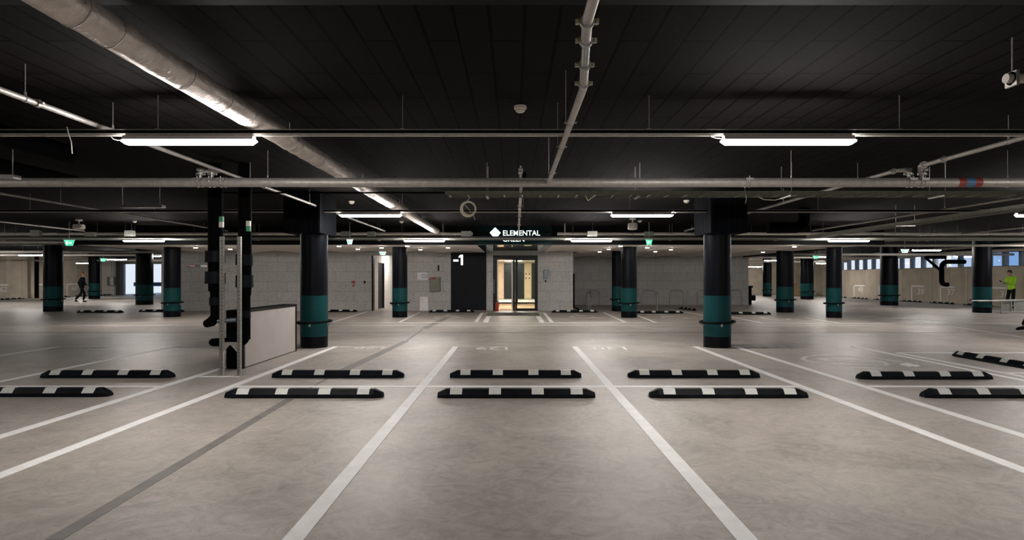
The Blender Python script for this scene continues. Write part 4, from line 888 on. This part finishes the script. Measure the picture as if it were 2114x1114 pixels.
# ---------------------------------------------------------------- left side and far end
def wall_num(s, side, x, yt, yb2, xl, ybar, ylow, w, barw):
    XX = (XL+.004) if side < 0 else (XR-.004); par = None
    Yp = F*XX/(x-CX); s_ = Yp/F; Yl = F*XX/(xl-CX)
    par = bpy.data.objects['wall_left'] if side < 0 else wr
    rz = math.pi/2 if side < 0 else -math.pi/2
    textmesh('bay_number', s, 'line', 1, .002, par, mtx=Matrix.Translation((XX, Yp, H+(CY-yb2)*s_)) @ Matrix.Rotation(rz, 4, 'Z') @ Matrix.Rotation(math.pi/2, 4, 'X') @ Matrix.Diagonal((w, (yb2-yt)*s_, 1, 1)))
    zt = H+(CY-ybar)/F*Yl; z0 = .02; xs = (XX-.002, XX+.002)
    far = -barw if side > 0 else barw
    MB().box(*xs, Yl-.05, Yl+.05, z0, zt-.1).box(*xs, min(Yl, Yl+far), max(Yl, Yl+far), zt-.1, zt).build('bay_mark', 'line', par)
wall_num('62', -1, 7, 591.5, 602.5, -12, 586.5, 610, .55, 1.1); wall_num('60', -1, 154.5, 590, 599, 138.5, 585, 610, .62, 1.1)
wall_num('61', -1, 94, 591, 600, 78, 585.5, 610, .6, 1.1)
wall_num('40', 1, 1776, 592, 602, 1763, 587.5, 610, .63, 1.3); wall_num('39', 1, 1829, 593, 604, 1815, 588, 610, .6, 1.1)
wall_num('38', 1, 1900.5, 595.5, 607, 1882, 588.5, 615, .6, 1.1); wall_num('37', 1, 1963, 596, 609, 1941.5, 590, 618, .6, 1.15); wall_num('36', 1, 2074, 600, 613, 2035, 591.5, 618, .56, 1.3)
o = MB().cyl((XL+.42, 42.65, 0), (XL+.42, 42.65, CEIL-.01), .13, 14).build('drain_pipe', 'foam'); tag(o, 'black vertical drain pipe on the left concrete wall', 'pipe')
t = thing('meter_cabinet', 'grey meter cabinet with cables on the far left wall', 'cabinet', (px_x(225, 49.6), 49.9, 1)); 
struct(MB().box(px_x(206, 50), px_x(236, 50), 50, 50.3, 0, CEIL-.001).build('wall_stub', 'plaster'))
MB().box(px_x(218, 49.6), px_x(232.5, 49.6), 49.75, 49.998, at(0, 589, 49.8).z, at(0, 571, 49.8).z).build('body', 'cabinet', t); MB().box(px_x(225, 49.6), px_x(232, 49.6), 49.73, 49.75, at(0, 588, 49.8).z, at(0, 572, 49.8).z).build('door', 'housing', t)
MB().cyl((px_x(224, 49.6), 49.95, 1.5), (px_x(224, 49.6), 49.95, CEIL-.01), .03, 8).cyl((px_x(228, 49.6), 49.95, 1.5), (px_x(228, 49.6), 49.95, CEIL-.01), .02, 8).build('cable', 'tray', t)
o = MB().box(px_x(239, 50), px_x(247, 50), 50.02, 50.3, 0, CEIL-.001).build('steel_post', 'olive'); tag(o, 'olive steel post beside the daylit opening', 'post')
o = MB().box(OX0, OX1, 53.4, 53.5, .70, 1.04).box(OX0+.3, OX0+.4, 53.4, 53.5, 0, .7).box(OX1-.4, OX1-.3, 53.4, 53.5, 0, .7).build('barrier_board', 'blueboard'); tag(o, 'blue barrier board outside the daylit opening at far left', 'barrier')
for Y, zz_, r_, x0, x1, s in ((23.2, 2.78, .05, XL+.1, -15.5, 'nearest'), (28.0, 2.62, .06, XL+.1, -15.5, 'second'), (34.5, 2.72, .06, XL+.1, -15.5, 'third'), (41, 2.6, .06, XL+.1, -15.5, 'farthest')):
    pipe('pale pipe across the far left bay ceiling, %s of four' % s, 'paintpipe', r_, (x0, Y, zz_), (x1, Y, zz_), rods=(3, 8, 13), group=GP)
for Y, zz_, r_, x0, x1, s in ((24.0, 2.70, .05, 12.5, XR-.1, 'nearest'), (29.3, 2.55, .06, 12.9, XR-.1, 'second'), (36.5, 2.65, .06, 12.9, XR-.1, 'third'), (44, 2.6, .07, 12.9, XR-.1, 'farthest')):
    pipe('pale pipe across the far right bay ceiling, %s of four' % s, 'paintpipe', r_, (x0, Y, zz_), (x1, Y, zz_), rods=(3, 8), group=GP)
pipe('long pale pipe slanting along the right windows near the ceiling', 'paintpipe', .075, (22.8, 14, 2.68), (21.8, 45, 2.68), rods=(4, 10, 16, 22), group=GP)
ladder('cable ladder across the far right bays before the windows', 13, 21.5, 21.6, .4, 2.76, .08, .4, (15, 19))
ladder('cable ladder across the far left bays', -33, -16, 24.6, .4, 2.78, .08, .4, (-30, -25, -20))
# right black drain with bend
DYc = 33.0; f = lambda x, y: at(x, y, DYc)
t = black_run([f(1966, 529)+Vector((0, .55, 0)), f(1925, 529)+Vector((0, .55, 0))], .12, 'black horizontal pipe below ceiling before the right windows')
t = black_run([f(1992, 540)] + bend(f(1992, 540), f(1944, 540), f(1944, 588), .35) + bend(f(1944, 540), f(1944, 587), f(1958, 587), .25) + [f(1957, 587)], .12, 'hanging black drain pipe with two bends before the right windows')
MB().tube([f(1912, 533), f(1940, 556)], .07, 14).build('branch', 'foam', t, True)
black_run([(23.95, 14, 2.85), (23.95, 45, 2.85)], .10, 'long black pipe along the top of the right windows')
# machine, cartons, post near the far right
t = thing('floor_machine', 'black floor machine with upright back near the far end wall', 'machine', (*G(1688, 609.5)[:2], 0)); q_ = t.location
MB().box(q_.x-.5, q_.x+.3, q_.y-.3, q_.y+.5, .05, .6).build('body', 'rubber', t, bevel=.05); MB().box(q_.x-.2, q_.x+.35, q_.y-.1, q_.y+.1, .6, 1.1).build('seat_back', 'foam', t, bevel=.03)
MB().cyl((q_.x-.4, q_.y-.35, .12), (q_.x-.4, q_.y-.25, .12), .12, 14).cyl((q_.x+.2, q_.y-.35, .12), (q_.x+.2, q_.y-.25, .12), .12, 14).build('wheel', 'foam', t)
for x, y, w, hh, s in ((1646, 611, .8, .6, 'lower, left of the distant column'), (1644, 611, .5, .45, 'upper')):
    p = G(x, y); z = 0 if 'lower' in s else .606; p.y = 48.0
    t = thing('carton', 'brown carton by the far end wall, ' + s, 'carton', (p.x, p.y, z), 'cartons by the end wall'); MB().box(-w/2, w/2, -.3, .3, 0, hh).build('box', 'card', t, local=True); MB().box(-.03, .03, -.304, .3, hh-.001, hh+.003).build('tape', 'cable', t, local=True)
p = G(1548.5, 628.5); t = thing('barrier_post', 'black post carrying a black box at end of the recess wall', 'post', (p.x, p.y, 0))
MB().box(-.06, .06, -.06, .06, 0, .9).build('post', 'foam', t, local=True); MB().box(-.1, .24, -.14, .12, .22, .5).build('box', 'rubber', t, local=True); MB().box(-.1, .12, -.1, .1, .9, 1.0).build('cap', 'foam', t, local=True)

# aluminium platform right edge
t = thing('work_platform', 'folded aluminium work platform lying beside the rightmost column', 'platform', (20.6, 24.0, 0))
A0, A1 = Vector((18.33, 23.9, .50)), Vector((22.6, 24.2, .56))
MB().cyl(A0, A1, .028, 8).cyl(A0+Vector((0, .35, .0)), A1+Vector((0, .35, 0)), .024, 8).build('top_rail', 'alu', t)
MB().cyl((19.3, 23.95, .06), (22.6, 24.2, .05), .024, 8).cyl((19.3, 24.3, .06), (22.6, 24.55, .05), .024, 8).build('bottom_rail', 'alu', t)
for X in (19.35, 19.75, 19.86, 20.55, 20.66, 21.0, 21.6, 22.2): MB().box(X-.02, X+.02, 24.0, 24.03, .0 if X in (19.35, 22.2) else .05, .54).build('leg', 'alu', t)
for x0, x1 in ((19.38, 19.72), (19.9, 20.5), (21.05, 21.55)): MB().box(x0, x1, 24.03, 24.05, .08, .50).build('deck_panel', mat('dull aluminium deck', (.26, .255, .245), .6, .3, var=.15, scale=20), t)

# ---------------------------------------------------------------- people
def skinned(name, chains, m, parent, root=0, sub=2):
    """chains: list of vertex lists [(pos, radius)], joined where positions coincide"""
    V, R, E = [], [], []
    def vid(p, r):
        for i, q in enumerate(V):
            if (Vector(p)-q).length < 1e-4: return i
        V.append(Vector(p)); R.append(r); return len(V)-1
    for ch in chains:
        ids = [vid(p, r) for p, r in ch]; E += list(zip(ids, ids[1:]))
    me = bpy.data.meshes.new(name); me.from_pydata(V, E, []); me.materials.append(M[m])
    o = bpy.data.objects.new(name, me); C.objects.link(o); o.parent = parent
    md = o.modifiers.new('skin', 'SKIN'); md.use_smooth_shade = True
    if not me.skin_vertices: return o
    for i, r in enumerate(R):
        s = me.skin_vertices[0].data[i]; s.radius = (r, r) if not isinstance(r, tuple) else r; s.use_root = (i == root)
    sb = o.modifiers.new('sub', 'SUBSURF'); sb.levels = sub; sb.render_levels = sub
    return o
def person(label, loc, rz, pose, jacket, trousers, hair, bald=False, scale=1.0):
    """local frame: figure faces -Y; pose gives joint positions"""
    t = thing('person', label, 'person', loc, None, rz); t.scale = (scale,)*3
    P = {k: Vector(v) for k, v in pose.items()}
    pel, ch, nk, hd = P['pelvis'], P['chest'], P['neck'], P['head']
    legs = []; arms = []
    for s in ('l', 'r'):
        legs.append([(pel, (.10, .075)), (P['hip_'+s]-Vector((0, 0, .04)), .065), (P['knee_'+s], .045), (P['ankle_'+s], .030)])
        arms.append([(ch, (.12, .085)), (P['sho_'+s], .050), (P['elb_'+s], .038), (P['wri_'+s], .026), (P['hand_'+s], .030)])
    fing = []
    for s in ('l', 'r'):
        h = P['hand_'+s]; d = (h-P['wri_'+s]).normalized(); side = d.cross(Vector((0, 0, 1)));
        side = side.normalized() if side.length > .2 else Vector((1, 0, 0))
        for k, ln in ((-1.5, .055), (-.5, .068), (.5, .064), (1.5, .05)):
            fing.append([(h, .030), (h+d*.03+side*k*.018, .010), (h+d*(.03+ln*.55)+side*k*.020, .0085), (h+d*(.03+ln)+side*k*.019+Vector((0, 0, -.012)), .007)])
        fing.append([(h, .030), (h+side*.035+d*.01, .011), (h+side*.045+d*.045, .008)])
    skinned('body', [[(pel, (.10, .075)), ((pel+ch)/2, (.10, .075)), (ch, (.12, .085)), (nk, .05), (hd-Vector((0, 0, .03)), .055), (hd+Vector((0, 0, .02)), .085)]] + legs + arms + fing, 'skin', t)
    fwd = P.get('face', Vector((0, -1, 0))).normalized(); rt = fwd.cross(Vector((0, 0, 1))).normalized()
    b = MB().ball(hd+Vector((0, 0, .045)), .098, (.86, 1.0, 1.16), 12)
    b.ball(hd+fwd*.100+Vector((0, 0, .03)), .016, (1, 1, 1.4), 6)
    for s in (-1, 1): b.ball(hd+rt*s*.085+Vector((0, 0, .04)), .022, (.5, 1, 1.4), 6)
    hdo = b.build('head', 'skin', t, True, True)
    b = MB()
    for s in (-1, 1): b.ball(hd+fwd*.092+rt*s*.033+Vector((0, 0, .062)), .010, n=6)
    b.build('eyes', 'hair', hdo, True, True)
    MB().ball(hd+fwd*.088+Vector((0, 0, -.02)), .018, (1.3, .5, .35), 6).build('mouth', 'red', hdo, True, True)
    MB().ball(hd-fwd*.020+Vector((0, 0, .078)), .108, (.90, .98, 1.02), 12).build('hair', hair, t, True, True)
    j = [[(pel+Vector((0, 0, -.12)), (.190, .155)), (pel, (.175, .14)), ((pel+ch)/2, (.155, .12)), (ch, (.18, .125)), (nk-Vector((0, 0, .02)), .075)]]
    for a in arms: j.append([(ch, (.18, .125)), (a[1][0], .078), (a[2][0], .056), (a[3][0]+(a[2][0]-a[3][0])*.12, .042)])
    skinned('jacket', j, jacket, t)
    tr = [[(pel+Vector((0, 0, .12)), (.14, .105)), (pel+Vector((0, 0, .02)), (.14, .11))]]
    for l in legs: tr.append([(pel+Vector((0, 0, .02)), (.14, .11)), (l[1][0]-Vector((0, 0, .04)), .088), (l[2][0], .072), (l[3][0]+Vector((0, 0, .02)), .062)])
    skinned('trousers', tr, trousers, t)
    for s in ('l', 'r'):
        a, to = P['ankle_'+s], P['toe_'+s]; d = to-a; d.z = 0; d.normalize()
        skinned('shoe', [[(Vector((a.x, a.y, a.z-.03))-d*.05, .052), (Vector((a.x, a.y, max(.045, a.z-.045)))+d*.04, .050), (to+d*.05, .036)]], 'rubber', t)
    return t
walk = dict(pelvis=(0, 0, .93), chest=(0, -.04, 1.30), neck=(0, -.06, 1.47), head=(.01, -.08, 1.60), hip_l=(.10, 0, .88), hip_r=(-.10, 0, .88),
            knee_l=(.09, -.16, .50), ankle_l=(.08, -.10, .09), toe_l=(.08, -.22, .04), knee_r=(-.06, .06, .50), ankle_r=(-.07, .34, .13), toe_r=(-.07, .26, .04),
            sho_l=(.20, -.03, 1.40), elb_l=(.26, .10, 1.13), wri_l=(.24, .02, .90), hand_l=(.24, -.02, .83), sho_r=(-.20, -.03, 1.40), elb_r=(-.25, -.06, 1.13), wri_r=(-.26, -.20, .93), hand_r=(-.26, -.25, .87))
p = G(169, 623.2)
person('walking person in dark jacket and trousers on the far left, seen from behind', (p.x, p.y, 0), math.radians(140), walk, 'clothdark', 'trousers', 'redhair')
phone = dict(pelvis=(0, 0, .95), chest=(0, -.0, 1.32), neck=(0, -.04, 1.50), head=(0, -.12, 1.60), hip_l=(.10, 0, .90), hip_r=(-.10, 0, .90), face=(0, -1, -.35),
             knee_l=(.11, -.04, .50), ankle_l=(.11, .02, .09), toe_l=(.12, -.12, .04), knee_r=(-.11, -.08, .50), ankle_r=(-.12, -.06, .09), toe_r=(-.13, -.2, .04),
             sho_l=(.20, -.02, 1.42), elb_l=(.23, -.10, 1.14), wri_l=(.08, -.32, 1.20), hand_l=(.04, -.38, 1.22), sho_r=(-.20, -.02, 1.42), elb_r=(-.24, -.08, 1.13), wri_r=(-.10, -.33, 1.17), hand_r=(-.05, -.39, 1.20))
pp = Vector(((2088-CX)/F*28.4, 28.4, 0))
person('person in a fluorescent yellow green jacket looking at a phone by right wall', pp, math.radians(-78), phone, 'hivis', 'trousers', 'hair')
o = MB().box(-.035, .035, -.006, .006, -.06, .06).build('phone', 'foam'); o.location = pp + Vector((-.44, .09, 1.26)); o.rotation_euler = (.9, 0, math.radians(-78)); tag(o, 'black phone held by the person in the yellow green jacket', 'phone')
stride = dict(walk); stride.update(elb_l=(.25, .06, 1.13), wri_l=(.24, .10, .90), hand_l=(.24, .10, .82), elb_r=(-.25, .08, 1.13), wri_r=(-.25, .12, .90), hand_r=(-.25, .12, .82), knee_l=(.09, -.27, .55), ankle_l=(.08, -.50, .13), toe_l=(.08, -.64, .06))
p = G(2110, 683)
person('person in dark clothing mid stride, cut off by the right edge', (p.x+.46, p.y, 0), math.radians(-90), stride, 'clothdark', 'clothdark', 'hair')
